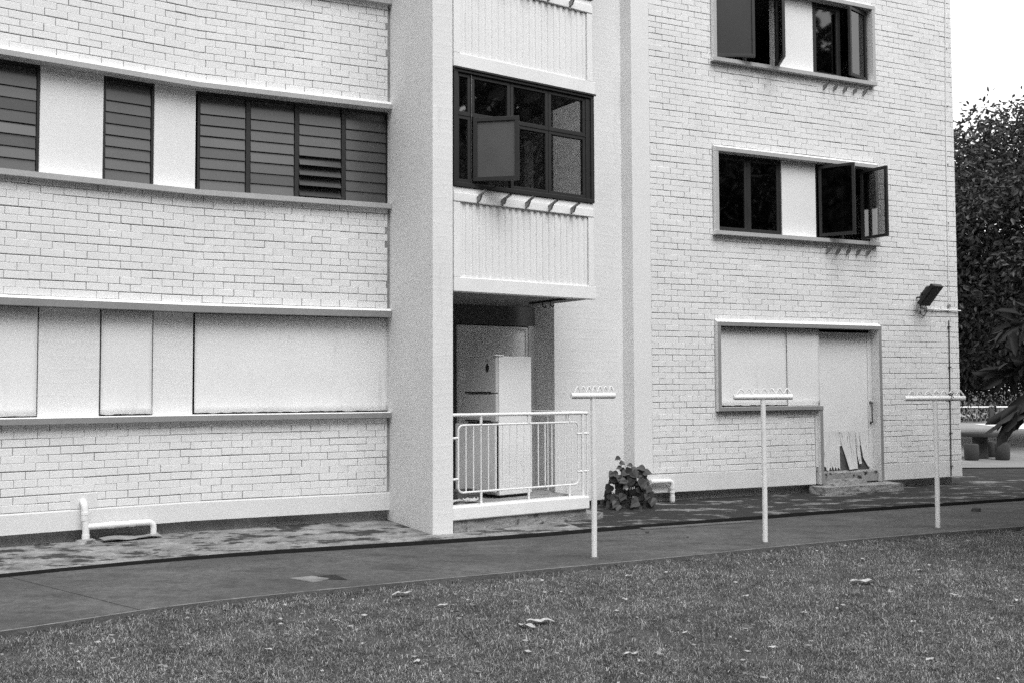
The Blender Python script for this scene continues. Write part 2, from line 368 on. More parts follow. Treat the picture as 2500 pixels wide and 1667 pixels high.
# bricks ---------------------------------------------------------------
BL, BH, GAP = .232, .0855, .0059
def brick_rows(place, s0, s1, z0, z1, holes, seed, brk=None):
    """place(s) -> frame and local s; brk: run position of the kink"""
    rnd = random.Random(seed); res = []; r_ = 0; z = z0
    while z < z1 - .02:
        zb, zt = z + GAP / 2, min(z + BH, z1) - GAP / 2
        s = s0 - (0 if r_ % 2 == 0 else BL / 2) + rnd.uniform(-.008, .008)
        while s < s1:
            a, b = max(s, s0), min(s + BL, s1); s += BL * rnd.uniform(.985, 1.015)
            segs = [(a, b)]
            for h0, h1, y0, y1 in holes:
                if zt > y0 + .01 and zb < y1 - .01:
                    ns = []
                    ia_, ib_ = max(a, h0), min(b, h1)
                    if ib_ - ia_ > .03:
                        f0, k0 = place((ia_ + ib_) / 2); hh_ = (ib_ - ia_) / 2 - GAP / 3
                        if zt - y1 > .012 and y1 < 8: res.append((f0, k0 - hh_, k0 + hh_, y1 + .001, zt, 0, 1, 1))
                        if y0 - zb > .012 and y0 > .5: res.append((f0, k0 - hh_, k0 + hh_, zb, y0 - .001, 0, 1, 1))
                    for p, q in segs:
                        if q <= h0 or p >= h1: ns.append((p, q))
                        else:
                            if p < h0: ns.append((p, h0))
                            if q > h1: ns.append((h1, q))
                    segs = ns
            for p, q in segs:
                if q - p < .03: continue
                p += GAP / 2 * rnd.uniform(.5, 1.25); q -= GAP / 2 * rnd.uniform(.5, 1.25)
                lo, hi, o = zb + rnd.uniform(-.0026, .0012), zt + rnd.uniform(-.0012, .0024), rnd.uniform(-.0022, .0022)
                wv = .003 * math.sin(p * 1.7 + r_ * 2.1) + .002 * math.sin(p * 4.3 + r_ * .9); lo += wv; hi += wv
                if rnd.random() < .10: lo += rnd.uniform(.002, .006)
                if rnd.random() < .05: hi -= rnd.uniform(.002, .005)
                if brk is not None and p < brk < q:
                    f0, _ = place(p); f1, k1 = place(brk + 1e-6)
                    res.append((f0, place(p)[1], 0.0, lo, hi, o, 1, 0)); res.append((f1, k1, place(q)[1], lo, hi, o, 0, 1))
                else:
                    f0, k0 = place((p + q) / 2); h = (q - p) / 2; res.append((f0, k0 - h, k0 + h, lo, hi, o, 1, 1))
        z += BH; r_ += 1
    return res
bricks = []
place_ab = lambda t: (A, t) if t < 0 else (B, t + SK)
for i, (z0, z1) in enumerate(WZ[:3]):
    bricks += brick_rows(place_ab, AL, -SK - .03, z0 + (.01 if i == 0 else .03), z1 - .002, [], 10 + i, brk=0.0)
CH = [(-1.605, 1.605, 3.905, 5.262), (-1.605, 1.605, 6.525, 7.88), (-1.605, .26, 1.272, 2.640), (.26, 1.605, 0, 2.640)]
bricks += brick_rows(lambda t: (C, t), -2.70, CR, .402, 8.62, CH, 33)
def brick_geo(w_, h_, dep=.009, cl=1, cr=1):
    x, z = w_ / 2, h_ / 2; c = .0040
    vs = [(-x, 0, -z), (x, 0, -z), (x, 0, z), (-x, 0, z), (-x, -dep + c * .6 * cl, -z), (x, -dep + c * .6 * cr, -z), (x, -dep + c * .6 * cr, z), (-x, -dep + c * .6 * cl, z),
          (-x + c * cl * .85, -dep, -z + c), (x - c * cr * .85, -dep, -z + c), (x - c * cr * .85, -dep, z - c), (-x + c * cl * .85, -dep, z - c)]
    fs = [(8, 9, 10, 11)] + [(4 + i, 4 + (i + 1) % 4, 8 + (i + 1) % 4, 8 + i) for i in range(4)] + [(i, (i + 1) % 4, 4 + (i + 1) % 4, 4 + i) for i in range(4)]
    return vs, fs
def in_view(p):
    v = p - Vector((0, 0, EYE)); f_ = v.dot(fw)
    return f_ > 0 and abs(v.dot(rt) / f_) * F_PX < 1270 and abs(v.dot(up) / f_) * F_PX < 850
def dist(bk):
    fr, a, b, zb, zt, o = bk[:6]; p = fr.P((a + b) / 2, 0, (zb + zt) / 2)
    return (p - Vector((0, 0, EYE))).length if in_view(p) and b - a > .19 and bk[6] and bk[7] else 1e9
order = sorted(range(len(bricks)), key=lambda i: dist(bricks[i]))
single = set(order[:300])
shared = {}
def shared_brick(w_, h_):
    k = round(w_ / .004)
    if k not in shared:
        mm = MB(); vs, fs = brick_geo(k * .004, BH - GAP); mm.add(vs, fs, 'brick_paint'); shared[k] = mm.mesh('brick')
    return shared[k]
mrest = MB(); SINK = .002
for i, bk in enumerate(bricks):
    fr, a, b, zb, zt, o, cl_, cr_ = bk
    if i in single:
        ob = bpy.data.objects.new('brick', shared_brick(b - a, zt - zb)); COL.objects.link(ob)
        ob.parent = wall_ab; ob.matrix_parent_inverse = Matrix.Identity(4)
        ob.location = fr.P((a + b) / 2, -.009 - SINK + o, (zb + zt) / 2); ob.rotation_euler = (random.uniform(-.01, .01), random.uniform(-.004, .004), fr.ang + random.uniform(-.006, .006))
        M0 = BASE[bld.name]
    else:
        vs, fs = brick_geo(b - a, zt - zb, cl=cl_, cr=cr_); q = []
        tl = random.uniform(-.01, .01)
        for x, y, z in vs: q.append(fr.P((a + b) / 2 + x, -.009 - SINK + o - y + z * tl, (zb + zt) / 2 + z))
        mrest.add(q, fs, 'brick_paint')
mrest.build('brickwork', bld, kind='stuff')

# upper louvre windows and pillars of A / B ------------------------------
def pillar(fr, s0, s1, z0, z1, o=-.078, name='pillar', mt='plaster_smooth'):
    m = MB(); box(m, fr, s0, s1, -.3, o, z0, z1, mt); return m.build(name, bld, bevel=.006)
def louvre(fr, s0, s1, z0, z1, bays, seed, openrows={}, dark=()):
    rnd = random.Random(seed)
    p = fr.P((s0 + s1) / 2, -.1, z0); win = part_empty('louvre_window', p, bld)
    m = MB(); o0, o1 = -.16, -.10
    box(m, fr, s0, s1, o0, o1, z0, z0 + .025, 'frame_dark'); box(m, fr, s0, s1, o0, o1, z1 - .03, z1, 'frame_dark')
    box(m, fr, s0, s0 + .028, o0, o1, z0 + .025, z1 - .03, 'frame_dark'); box(m, fr, s1 - .028, s1, o0, o1, z0 + .025, z1 - .03, 'frame_dark')
    bw_ = (s1 - s0) / bays
    for k in range(1, bays): box(m, fr, s0 + k * bw_ - .026, s0 + k * bw_ + .026, o0, o1, z0 + .025, z1 - .03, 'frame_dark')
    m.build('window_frame', win, bevel=.003)
    n = 8; ztop = z1 - .125; zlow = z0 + .03; st = (ztop - zlow) / n
    for k in range(bays):
        a, b = s0 + k * bw_ + .034, s0 + (k + 1) * bw_ - .034
        m = MB(); box(m, fr, a, b, -.145, -.138, z1 - .122, z1 - .032, 'louvre_b'); m.build('top_panel', win)
        for r_ in range(n):
            zc = zlow + (r_ + .5) * st; an = R(81 + rnd.uniform(-1.5, 1.5))
            if (k, r_) in openrows: an = R(openrows[(k, r_)])
            hl = st * .56; do, dz = math.cos(an) * hl, math.sin(an) * hl; th = .003
            P = fr.P; oc = -.125
            m = MB()
            m.hexa([P(a, oc + do - th, zc - dz), P(b, oc + do - th, zc - dz), P(b, oc + do + th, zc - dz), P(a, oc + do + th, zc - dz),
                    P(a, oc - do - th, zc + dz), P(b, oc - do - th, zc + dz), P(b, oc - do + th, zc + dz), P(a, oc - do + th, zc + dz)],
                   'louvre_b' if k in dark else rnd.choice(['louvre', 'louvre', 'louvre_c', 'louvre_b']))
            m.build('glass_slat', win)
    return win
for k in (1, 2):
    z0, z1 = 1.35 + k * STO, 2.549 + k * STO
    pillar(A, -1.681, -1.031, z0, z1); pillar(A, -.474, .0, z0, z1)
    op = {(0, 0): 58, (0, 1): 52, (0, 2): 55, (0, 3): 58} if k == 1 else {}
    if k == 1:
        louvre(A, -3.3, -1.681, z0, z1, 2, 1, {(1, r_): a_ for r_, a_ in ((1, 79), (2, 84), (3, 78), (5, 85))})
        louvre(A, -1.031, -.474, z0, z1, 1, 2)
        louvre(B, SK + .01, .015, z0, z1, 4, 3, {(2, 0): 50, (2, 1): 51, (2, 2): 53, (2, 3): 57}, dark=(3,))
# dark rooms behind A and B, roof slab, side walls
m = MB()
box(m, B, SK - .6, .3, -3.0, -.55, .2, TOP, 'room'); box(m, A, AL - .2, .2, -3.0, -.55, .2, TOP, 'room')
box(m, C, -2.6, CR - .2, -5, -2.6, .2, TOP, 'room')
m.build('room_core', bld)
m = MB(); box(m, C, CR - .16, CR - .012, -6, -.012, .13, TOP, 'plaster'); m.build('side_wall', bld)
m = MB(); box(m, A, AL - .15, AL - .005, -3, -.012, -.1, TOP, 'plaster'); m.build('side_wall', bld)
m = MB()
pr = [A.P(AL - .15, .05, 0), A.P(0, .05, 0), B.P(.3, .05, 0), B.P(.3, 1.43, 0), D.P(2.1, .05, 0), C.P(-2.6, .05, 0), C.P(CR, .05, 0), C.P(CR, -6, 0), A.P(AL - .15, -6, 0)]
prism(m, [(p.x, p.y) for p in pr], TOP, TOP + .2, 'plaster'); m.build('roof_slab', bld)

# ground floor pillars and painted boards of A / B
z0, z1 = 1.35, 2.531
pillar(A, -1.655, -1.030, z0, z1, -.086, mt='plaster'); pillar(A, -.456, -.001, z0, z1, -.086, mt='plaster')
def board(fr, s0, s1, z0, z1, o, seed, warp=.012, name='board', parent=None, chip=True, mt='board_paint'):
    """painted plywood sheet, warped towards its lower edge"""
    rnd = random.Random(seed); nx, nz = max(6, int((s1 - s0) / .05)), 14
    vs = []; ph = rnd.uniform(0, 6)
    for j in range(nz + 1):
        t = j / nz; z = z0 + (z1 - z0) * t
        for i in range(nx + 1):
            u = i / nx; s_ = s0 + (s1 - s0) * u; wv = warp * max(0, 1 - t * 3.2) ** 2
            zz = z + (rnd.uniform(0, .014) if j == 0 and chip else 0)
            vs.append(fr.P(s_, o + wv * (math.sin(u * 9 + ph) + .6 * math.sin(u * 23 + ph * 2)) * .5 + wv * .5, zz))
    fs = [(j * (nx + 1) + i, j * (nx + 1) + i + 1, (j + 1) * (nx + 1) + i + 1, (j + 1) * (nx + 1) + i) for j in range(nz) for i in range(nx)]
    m = MB(); m.add(vs, fs, mt); ob = m.build(name, parent or bld)
    ob.data.polygons.foreach_set('use_smooth', [True] * len(ob.data.polygons))
    sd_ = ob.modifiers.new('thick', 'SOLIDIFY'); sd_.thickness = .006; sd_.offset = 0
    return ob
board(A, -3.3, -1.667, z0 + .012, z1 - .006, -.076, 1); board(A, -1.018, -.470, z0 + .012, z1 - .004, -.072, 2, .022)
board(B, SK + .002, .006, z0 + .012, z1 - .008, -.078, 3, .012)
m = MB(); box(m, A, AL, -.01, -.3, -.1, z0, z1, 'room'); box(m, B, SK + .03, .02, -.3, -.1, z0, z1, 'room'); m.build('blocked_opening', bld)

# concrete fin ------------------------------------------------------------
m = MB()
pf = [B.P(-.004, -.6, 0), B.P(.30, -.6, 0), B.P(.315, 1.41, 0), B.P(.068, 1.41, 0), B.P(.0, .0, 0)]
prism(m, [(p.x, p.y) for p in pf], -.1, TOP, 'plaster'); m.build('concrete_fin', bld, bevel=.008)

# plain wall, step and back wall of the balcony -----------------------------
m = MB(); e0 = EW.P(-1.226, 0, 0); e1 = EW.P(0, 0, 0); c0 = C.P(-3.008, 0, 0); c1 = C.P(-2.70, 0, 0)
w0 = WB.P(-1.226, 0, 0)
prism(m, [(p.x, p.y) for p in (e0, e1, c0, c1, C.P(-2.70, -.8, 0), WB.P(-1.226, -.5, 0), w0)], .068, TOP, 'plaster'); m.build('plain_wall', bld, bevel=.006)
m = MB(); f0 = EW.P(-1.226, -.07, 0); f1 = EW.P(0, -.07, 0); prism(m, [(p.x, p.y) for p in (f0, f1, C.P(-3.0, -.10, 0), C.P(-2.6, -.10, 0), C.P(-2.6, -.7, 0), WB.P(-1.226, -.4, 0))], -.1, .07, 'foundation'); m.build('foundation', bld)
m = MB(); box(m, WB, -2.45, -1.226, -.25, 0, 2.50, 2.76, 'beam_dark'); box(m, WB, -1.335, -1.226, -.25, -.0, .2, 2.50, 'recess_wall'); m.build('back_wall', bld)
dr = part_empty('balcony_door', WB.P(-1.95, -.06, .3), bld)
m = MB(); box(m, WB, -2.45, -1.36, -.1, -.055, .3, 2.46, 'door_old'); m.build('door_panel', dr)
m = MB(); box(m, WB, -1.36, -1.337, -.1, -.02, .3, 2.485, 'door_old'); box(m, WB, -2.45, -1.36, -.1, -.02, 2.462, 2.485, 'door_old'); m.build('door_frame', dr)
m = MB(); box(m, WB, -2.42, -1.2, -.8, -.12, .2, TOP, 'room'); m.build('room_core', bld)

# balcony bay: slab, clad parapets, windows ---------------------------------
DL, DR = .012, 2.075
def bay_box(z0, z1, parent=None):
    pass
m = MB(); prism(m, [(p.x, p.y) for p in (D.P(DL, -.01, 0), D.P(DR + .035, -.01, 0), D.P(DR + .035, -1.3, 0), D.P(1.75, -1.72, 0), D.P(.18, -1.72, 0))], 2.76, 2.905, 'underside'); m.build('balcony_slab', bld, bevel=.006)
def corrugated(z0, z1, s0, s1, name):
    m = MB(); n = int((s1 - s0) / .0077); vs = []
    for i in range(n + 1):
        s_ = s0 + (s1 - s0) * i / n; q_ = math.sin(2 * math.pi * s_ / .092); o = max(-.016, min(.0, .035 * q_ - .004))
        vs += [D.P(s_, -.010 + o, z0), D.P(s_, -.010 + o, z1)]
    m.add(vs, [(2 * i, 2 * i + 2, 2 * i + 3, 2 * i + 1) for i in range(n)], 'corrugated'); return m.build(name, bld)
for k in (0, 1):
    z = k * STO
    corrugated(2.905 + z, 3.79 + z, .10, 1.985, 'corrugated_panel')
    m = MB()
    box(m, D, DL, DR + .035, -.12, .006, 2.752 + z, 2.912 + z, 'trim_white')
    m.build('parapet_trim', bld, bevel=.005)
    m = MB(); box(m, D, 1.99, DR, -.12, .004, 2.914 + z, 3.79 + z, 'trim_white'); m.build('parapet_trim', bld, bevel=.004)
    m = MB(); box(m, D, DL, .098, -.12, .004, 2.914 + z, 3.79 + z, 'trim_white'); m.build('parapet_trim', bld, bevel=.004)
    m = MB(); box(m, D, DL, DR, -.12, .012, 3.792 + z, 3.895 + z, 'trim_white'); m.build('parapet_sill', bld, bevel=.006)
    m = MB(); box(m, D, DL, DR, -.12, -.004, 3.897 + z, 3.965 + z, 'trim_white'); m.build('parapet_sill', bld, bevel=.006)
    m = MB(); box(m, D, DL, DR, -.12, -.06, 2.914 + z, 3.79 + z, 'room'); m.build('parapet_core', bld)
    # right cheek of the bay
    m = MB(); box(m, D, DR - .10, DR - .004, -1.3, -.125, 2.914 + z, 3.965 + z, 'plaster'); m.build('bay_cheek', bld)
for zf in (5.36, 7.98):
    m = MB(); box(m, D, .18, DR, -1.7, -.13, zf, zf + .13, 'room'); m.build('bay_floor', bld)
# pole sockets (holders for laundry poles)
def socket(fr, s_, z, o=0.0, L_=.17, r_=.017, mt='metal_grey', brk=True, seed=0):
    rnd = random.Random(seed)
    p = part_empty('pole_socket', fr.P(s_, o, z), bld)
    tilt_ = R(18 + rnd.uniform(-4, 4)); sw = rnd.uniform(-.01, .01)
    a = fr.P(s_, o + .004, z); b = fr.P(s_ + sw, o + .004 + L_ * math.cos(tilt_), z + L_ * math.sin(tilt_))
    m = MB(); m.tube([a, b], r_, mt, 12, cap=False)
    m.tube([a, a.lerp(b, .93)], r_ * .8, 'black', 10); m.build('pipe', p, smooth=True)
    m = MB(); P = fr.P
    m.hexa([P(s_ - .012, o, z - .06), P(s_ + .012, o, z - .06), P(s_ + .012, o + .05, z - .045), P(s_ - .012, o + .05, z - .045),
            P(s_ - .012, o, z - .01), P(s_ + .012, o, z - .01), P(s_ + .012, o + .09, z + .012), P(s_ - .012, o + .09, z + .012)], mt); m.build('bracket', p)
for k in (0, 1):
    for i in range(5): socket(D, .33 + i * .345, 3.862 + k * STO, .012, seed=i + 7 * k)
for k in (0, 1):
    for i in range(5): socket(C, .56 + i * .205, 3.80 + k * STO, 0.0, .13, .011, 'metal_grey', seed=20 + i + k * 9)

# bay windows
def pane_frame(m, fr, s0, s1, z0, z1, o0, o1, t, mt='frame_dark'):
    box(m, fr, s0, s1, o0, o1, z0, z0 + t, mt); box(m, fr, s0, s1, o0, o1, z1 - t, z1, mt)
    box(m, fr, s0, s0 + t, o0, o1, z0 + t, z1 - t, mt); box(m, fr, s1 - t, s1, o0, o1, z0 + t, z1 - t, mt)
def bay_window(z0, z1, full=True):
    win = part_empty('bay_window', D.P(1.0, -.05, z0), bld)
    m = MB(); o0, o1 = -.09, .0
    pane_frame(m, D, DL, DR + .01, z0, z1, o0, o1 + .016, .05)
    box(m, D, 1.965, DR - .04, o0, o1 - .004, z0 + .05, z1 - .05, 'frame_dark')
    m.build('outer_frame', win, bevel=.004)
    zt = z0 + .845
    cols = [(.052, .252), (.262, .812), (.818, 1.376), (1.382, 1.962)]
    for i, (a, b) in enumerate(cols):
        for lo, hi in ((z0 + .052, zt - .004), (zt + .004, z1 - .052)):
            if i == 1 and lo < zt - .1 and full: continue
            sa = part_empty('window_sash', D.P((a + b) / 2, -.04, lo), win) if False else None
            m = MB(); pane_frame(m, D, a, b, lo, hi, -.065, -.012, .042); m.build('window_sash', win, bevel=.003)
            m = MB(); box(m, D, a + .042, b - .042, -.041, -.036, lo + .042, hi - .042, 'pane_clear'); m.build('pane', win)
    m = MB(); box(m, D, .05, 1.965, -.07, -.005, zt - .004, zt + .004, 'frame_dark'); m.build('transom', win)
    m = MB(); box(m, D, .2525, .2565, -.012, .004, z0 + .06, z1 - .06, 'steel'); m.build('weather_strip', win)
    if full:
        hp = D.P(.275, .006, 0); fr2 = Fr((hp.x, hp.y), AD - 44); lo, hi = z0 + .075, zt - .02
        m = MB(); pane_frame(m, fr2, 0, .545, lo, hi, -.02, .02, .05); m.build('open_sash', win, bevel=.003)
        m = MB(); box(m, fr2, .05, .495, -.004, .004, lo + .05, hi - .05, 'louvre_c'); m.build('pane', win)
        m = MB(); m.tube([D.P(.6, -.01, z0 + .06), fr2.P(.33, 0, lo + .02)], .008, 'frame_dark'); m.build('stay', win)
    return win
bay_window(3.968, 5.36); bay_window(3.968 + STO, 5.36 + STO, False)
m = MB(); prism(m, [(p.x, p.y) for p in (D.P(DL + .0, .012, 0), D.P(DR + .03, .012, 0), D.P(DR + .03, .034, 0), D.P(DL, .034, 0))], 5.345, 5.366, 'frame_dark'); m.build('drip_edge', bld)
# bay room: back wall, bright wardrobe and doorway so that the panes show depth
for q_ in ((1.28, 1.36, -1.2, -.5, 3.97, 5.1), (1.55, 2.0, -1.25, -1.2, 3.97, 5.0), (.55, .95, -1.3, -1.25, 3.97, 4.9)):
    m = MB(); box(m, D, *q_, 'room_light'); m.build('inner_partition', bld)

# balcony base: kerb, floor, rubble foundation -------------------------------
m = MB(); prism(m, [(p.x, p.y) for p in (D.P(-.0, .0, 0), D.P(1.98, .0, 0), D.P(1.98, -.22, 0), D.P(-.0, -.22, 0))], .14, .292, 'trim_white'); kb = m.build('balcony_kerb', bld, bevel=.012)
m = MB(); prism(m, [(p.x, p.y) for p in (D.P(.0, -.225, 0), D.P(1.97, -.225, 0), D.P(1.95, -1.25, 0), D.P(.85, -1.25, 0), D.P(.78, -1.71, 0), D.P(.2, -1.71, 0))], .12, .287, 'rubble'); m.build('balcony_floor', bld)
def rough_block(fr, s0, s1, o0, o1, z0, z1, amp, seed, mt='rubble', n=.05, taper=.0):
    bm = bmesh.new(); rnd = random.Random(seed)
    bmesh.ops.create_cube(bm, size=1); bmesh.ops.subdivide_edges(bm, edges=bm.edges, cuts=9, use_grid_fill=True)
    from mathutils import noise as mn
    for v in bm.verts:
        x, y, z = v.co
        k = 1 - taper * (z + .5)
        s_ = s0 + (s1 - s0) * (x * k + .5); o = o0 + (o1 - o0) * (y * k + .5); zz = z0 + (z1 - z0) * (z + .5)
        q = Vector((s_ * 6 + seed, o * 6, zz * 9)); dv = mn.noise_vector(q) + .5 * mn.noise_vector(q * 2.7)
        v.co = fr.P(s_ + dv.x * amp, o + dv.y * amp, zz + dv.z * amp * .6)
    me = bpy.data.meshes.new('block'); bm.to_mesh(me); bm.free(); me.materials.append(MATS[mt]); return me
def obj_me(name, me, parent, **kw):
    ob = bpy.data.objects.new(name, me); link(ob, parent)
    for k, v in kw.items(): ob[k] = v
    return ob
obj_me('rubble_base', rough_block(D, .03, 1.05, -.5, -.035, -.06, .138, .014, 3), bld)
obj_me('rubble_base', rough_block(D, 1.02, 1.95, -.6, -.045, -.06, .136, .014, 9), bld)

# railing ---------------------------------------------------------------------
rail = part_empty('railing', D.P(1, -.06, .29), bld)
RO = -.07
m = MB(); m.tube([D.P(.0, RO, 1.335), D.P(2.0, RO, 1.325)], .021, 'metal_white', 12); m.build('top_rail', rail, smooth=True)
def rrect(fr_pt, s0, s1, z0, z1, rad, r_):
    pts = []
    for (cs, cz, a0) in ((s1 - rad, z1 - rad, 90), (s1 - rad, z0 + rad, 0), (s0 + rad, z0 + rad, -90), (s0 + rad, z1 - rad, 180)):
        for k in range(6):
            a = R(a0 - k * 18); pts.append(fr_pt(cs + rad * math.cos(a), cz + rad * math.sin(a)))
    pts.append(pts[0]); mm = MB(); mm.tube(pts, r_, 'metal_white', 8, cap=False); return mm
rrect(lambda s_, z: D.P(s_, RO, z), .11, 1.86, .445, 1.215, .06, .0115).build('panel_frame', rail, smooth=True)
for i in range(1, 17):
    s_ = .11 + 1.75 * i / 17
    m = MB(); m.tube([D.P(s_, RO, .447), D.P(s_, RO, 1.213)], .0075, 'metal_white', 8); m.build('baluster', rail, smooth=True)
for s_ in (.42, 1.10, 1.72):
    m = MB(); m.tube([D.P(s_, RO, 1.22), D.P(s_, RO, 1.325)], .016, 'metal_white', 10); m.build('post', rail, smooth=True)
    m = MB(); m.tube([D.P(s_, RO, .28), D.P(s_, RO, .44)], .014, 'metal_white', 10); m.build('post', rail, smooth=True)
for z in (.60, 1.07):
    m = MB(); m.tube([D.P(.0, RO, z), D.P(.11, RO, z)], .014, 'metal_white', 10); m.build('stub', rail, smooth=True)
    m = MB(); m.tube([D.P(1.84, RO, z), D.P(2.02, RO, z)], .014, 'metal_white', 10); m.build('stub', rail, smooth=True)
for s_, r_ in ((1.93, .02), (2.0, .013)):
    m = MB(); m.tube([D.P(s_, RO, .29), D.P(s_, RO, 1.325)], r_, 'metal_white', 10); m.build('post', rail, smooth=True)
# return side back to the wall
side = lambda o, z: D.P(1.96, o, z)
m = MB(); m.tube([side(RO, 1.328), side(-1.22, 1.328)], .019, 'metal_white', 12); m.build('top_rail', rail, smooth=True)
for o in (-.45, -.85):
    m = MB(); m.tube([side(o, .30), side(o, 1.32)], .009, 'metal_white', 8); m.build('baluster', rail, smooth=True)
m = MB(); m.tube([WB.P(-1.10, .30, .30), WB.P(-1.10, .30, 1.3)], .018, 'metal_white', 10); m.build('post', rail, smooth=True)
for z in (.62, 1.09):
    m = MB(); m.tube([WB.P(-1.23, .33, z), WB.P(-.98, .33, z)], .013, 'metal_white', 10); m.build('stub', rail, smooth=True)

# wall C -------------------------------------------------------------------------
m = MB()
for a, b, z0, z1 in ((-2.71, -1.57, .34, TOP), (1.57, CR - .012, .34, TOP), (-1.57, .33, .34, 1.30), (-1.57, 1.57, 2.60, 3.93), (-1.57, 1.57, 5.2, 6.55), (-1.57, 1.57, 7.82, TOP)):
    box(m, C, a, b, -.16, -.009, z0, z1, 'mortar')
wall_c = m.build('brick_wall', bld)
m = MB(); box(m, C, -3.0, .262, -.16, .003, .13, .395, 'plinth_paint'); m.build('plinth', bld, bevel=.006)
m = MB(); box(m, C, 1.612, CR + .004, -.16, .003, .13, .395, 'plinth_paint'); m.build('plinth', bld, bevel=.006)
m = MB(); box(m, C, -2.75, CR - .12, -.5, -.11, -.12, .131, 'foundation'); m.build('foundation', bld)
def frame_c(z, ground):
    fr = part_empty('window_surround', C.P(0, 0, z + 1.3), bld); P = .07; t = .058
    zs0, zs1, zl0, zl1 = 1.285 + z, 1.345 + z, 2.545 + z, 2.607 + z
    def trim(s0, s1, z0, z1, o1=P, mf='trim_grey' if ground else 'trim_mid', slope=False, side=True):
        m = MB(); Pt = C.P; o0 = -.16
        top = [Pt(s0, o0, z1 + (.045 if slope else 0)), Pt(s1, o0, z1 + (.045 if slope else 0))]
        v = [Pt(s0, o0, z0), Pt(s1, o0, z0), Pt(s1, o1, z0), Pt(s0, o1, z0), Pt(s0, o1, z1), Pt(s1, o1, z1)]
        if slope:
            w_ = [Pt(s0 - .0, .002, z1 + .04), Pt(s1, .002, z1 + .04), Pt(s1, o0, z1 + .04), Pt(s0, o0, z1 + .04)]
            v += w_
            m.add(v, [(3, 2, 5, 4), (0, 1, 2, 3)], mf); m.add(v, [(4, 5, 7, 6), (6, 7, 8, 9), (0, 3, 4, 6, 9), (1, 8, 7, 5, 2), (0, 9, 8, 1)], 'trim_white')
        else:
            v += [Pt(s0, o0, z1), Pt(s1, o0, z1)]
            m.add(v, [(3, 2, 5, 4), (0, 1, 2, 3)], mf); m.add(v, [(4, 5, 7, 6), (0, 3, 4, 6), (1, 7, 5, 2), (0, 6, 7, 1)], 'trim_white')
        return m
    trim(-1.6, 1.6, zl0, zl1, slope=True).build('lintel', fr, bevel=.004)
    if not ground:
        trim(-1.615, 1.6, zs0, zs1, o1=.085).build('sill', fr, bevel=.004)
        trim(-1.598, -1.54, zs1 + .001, zl0 - .001, o1=.068).build('jamb', fr, bevel=.003)
        trim(1.54, 1.598, zs1 + .001, zl0 - .001, o1=.068).build('jamb', fr, bevel=.003)
    else:
        trim(-1.6, .37, zs0, zs1, o1=.074).build('sill', fr, bevel=.004)
        trim(-1.598, -1.54, zs1 + .001, zl0 - .001, o1=.068).build('jamb', fr, bevel=.003)
        trim(1.54, 1.598, .125, zl0 - .001, o1=.068).build('jamb', fr, bevel=.003)
        trim(.312, .37, .13, zs0 - .001, o1=.066).build('jamb', fr, bevel=.003)
    return fr
for k in range(3): frame_c(k * STO, k == 0)
# plaster strips beside the openings at wall C
m = MB(); box(m, C, .268, .3118, -.1, .0, .397, 1.28, 'plinth_paint'); m.build('plaster_strip', bld)
m = MB(); box(m, C, -3.008, -2.702, -.3, .0045, .397, TOP, 'plaster_smooth'); m.build('corner_pilaster', bld, bevel=.006)

def sash(win, fr, s0, s1, z0, z1, glassmat, t=.045, name='window_sash', o=0.0):
    m = MB(); pane_frame(m, fr, s0, s1, z0, z1, o - .022, o + .022, t); m.build(name, win, bevel=.003)
    m = MB(); box(m, fr, s0 + t, s1 - t, o - .003, o + .003, z0 + t, z1 - t, glassmat); m.build('pane', win)
def hinged(win, s_h, z0, z1, width, ang, glassmat, left=True, o=-.07):
    hp = C.P(s_h, o + .02, 0)
    fr = Fr((hp.x, hp.y), AB - ang) if left else Fr((hp.x, hp.y), AB + 180 + ang)
    sash(win, fr, 0.0, width, z0, z1, glassmat, name='open_sash')
for k in (1, 2):
    z0, z1 = 1.347 + k * STO, 2.543 + k * STO
    pillar(C, -.262, .408, z0, z1, -.058)
    for j, (a, b) in enumerate(((-1.538, -.264), (.410, 1.538))):
        win = part_empty('casement_window', C.P((a + b) / 2, -.1, z0), bld)
        m = MB(); pane_frame(m, C, a, b, z0, z1, -.13, -.075, .035); m.build('window_frame', win, bevel=.003)
        a2, b2, y0, y1 = a + .037, b - .037, z0 + .037, z1 - .037; mid = (a2 + b2) / 2
        m = MB(); box(m, C, mid - .015, mid + .015, -.13, -.078, y0 - .002, y1 + .002, 'frame_dark'); m.build('mullion', win)
        wdt = mid - a2 - .018
        if k == 1 and j == 0:
            sash(win, C, a2, mid - .016, y0, y1, 'pane_dark', o=-.10); sash(win, C, mid + .016, b2, y0, y1, 'pane_dark', o=-.10)
        elif k == 1 and j == 1:
            hinged(win, a2 + .02, y0, y1, .56, 57, 'pane_dark', True); hinged(win, b2 - .16, y0, y1, .50, 82, 'pane_clear', True)
        elif k == 2 and j == 0:
            hinged(win, a2, y0, y1, .62, 22, 'sash_dark', True); hinged(win, b2 - .01, y0, y1, .50, 62, 'pane_clear', False)
        else:
            sash(win, C, a2, mid - .016, y0, y1, 'pane_dark', o=-.10); hinged(win, b2, y0, y1, wdt, 17, 'pane_dark', False)
for q_ in ((.98, 1.35, -1.2, -1.15, 3.9, 4.95, 'room_light'), (-.75, -.45, -1.3, -1.25, 3.9, 5.0, 'recess_wall')):
    m = MB(); box(m, C, *q_); m.build('inner_partition', bld)
for zf in (2.7, 3.85, 5.3, 6.47, 7.95):
    m = MB(); box(m, C, -2.6, CR - .17, -2.6, -.17, zf - .06, zf + .06, 'room'); m.build('room_floor', bld)

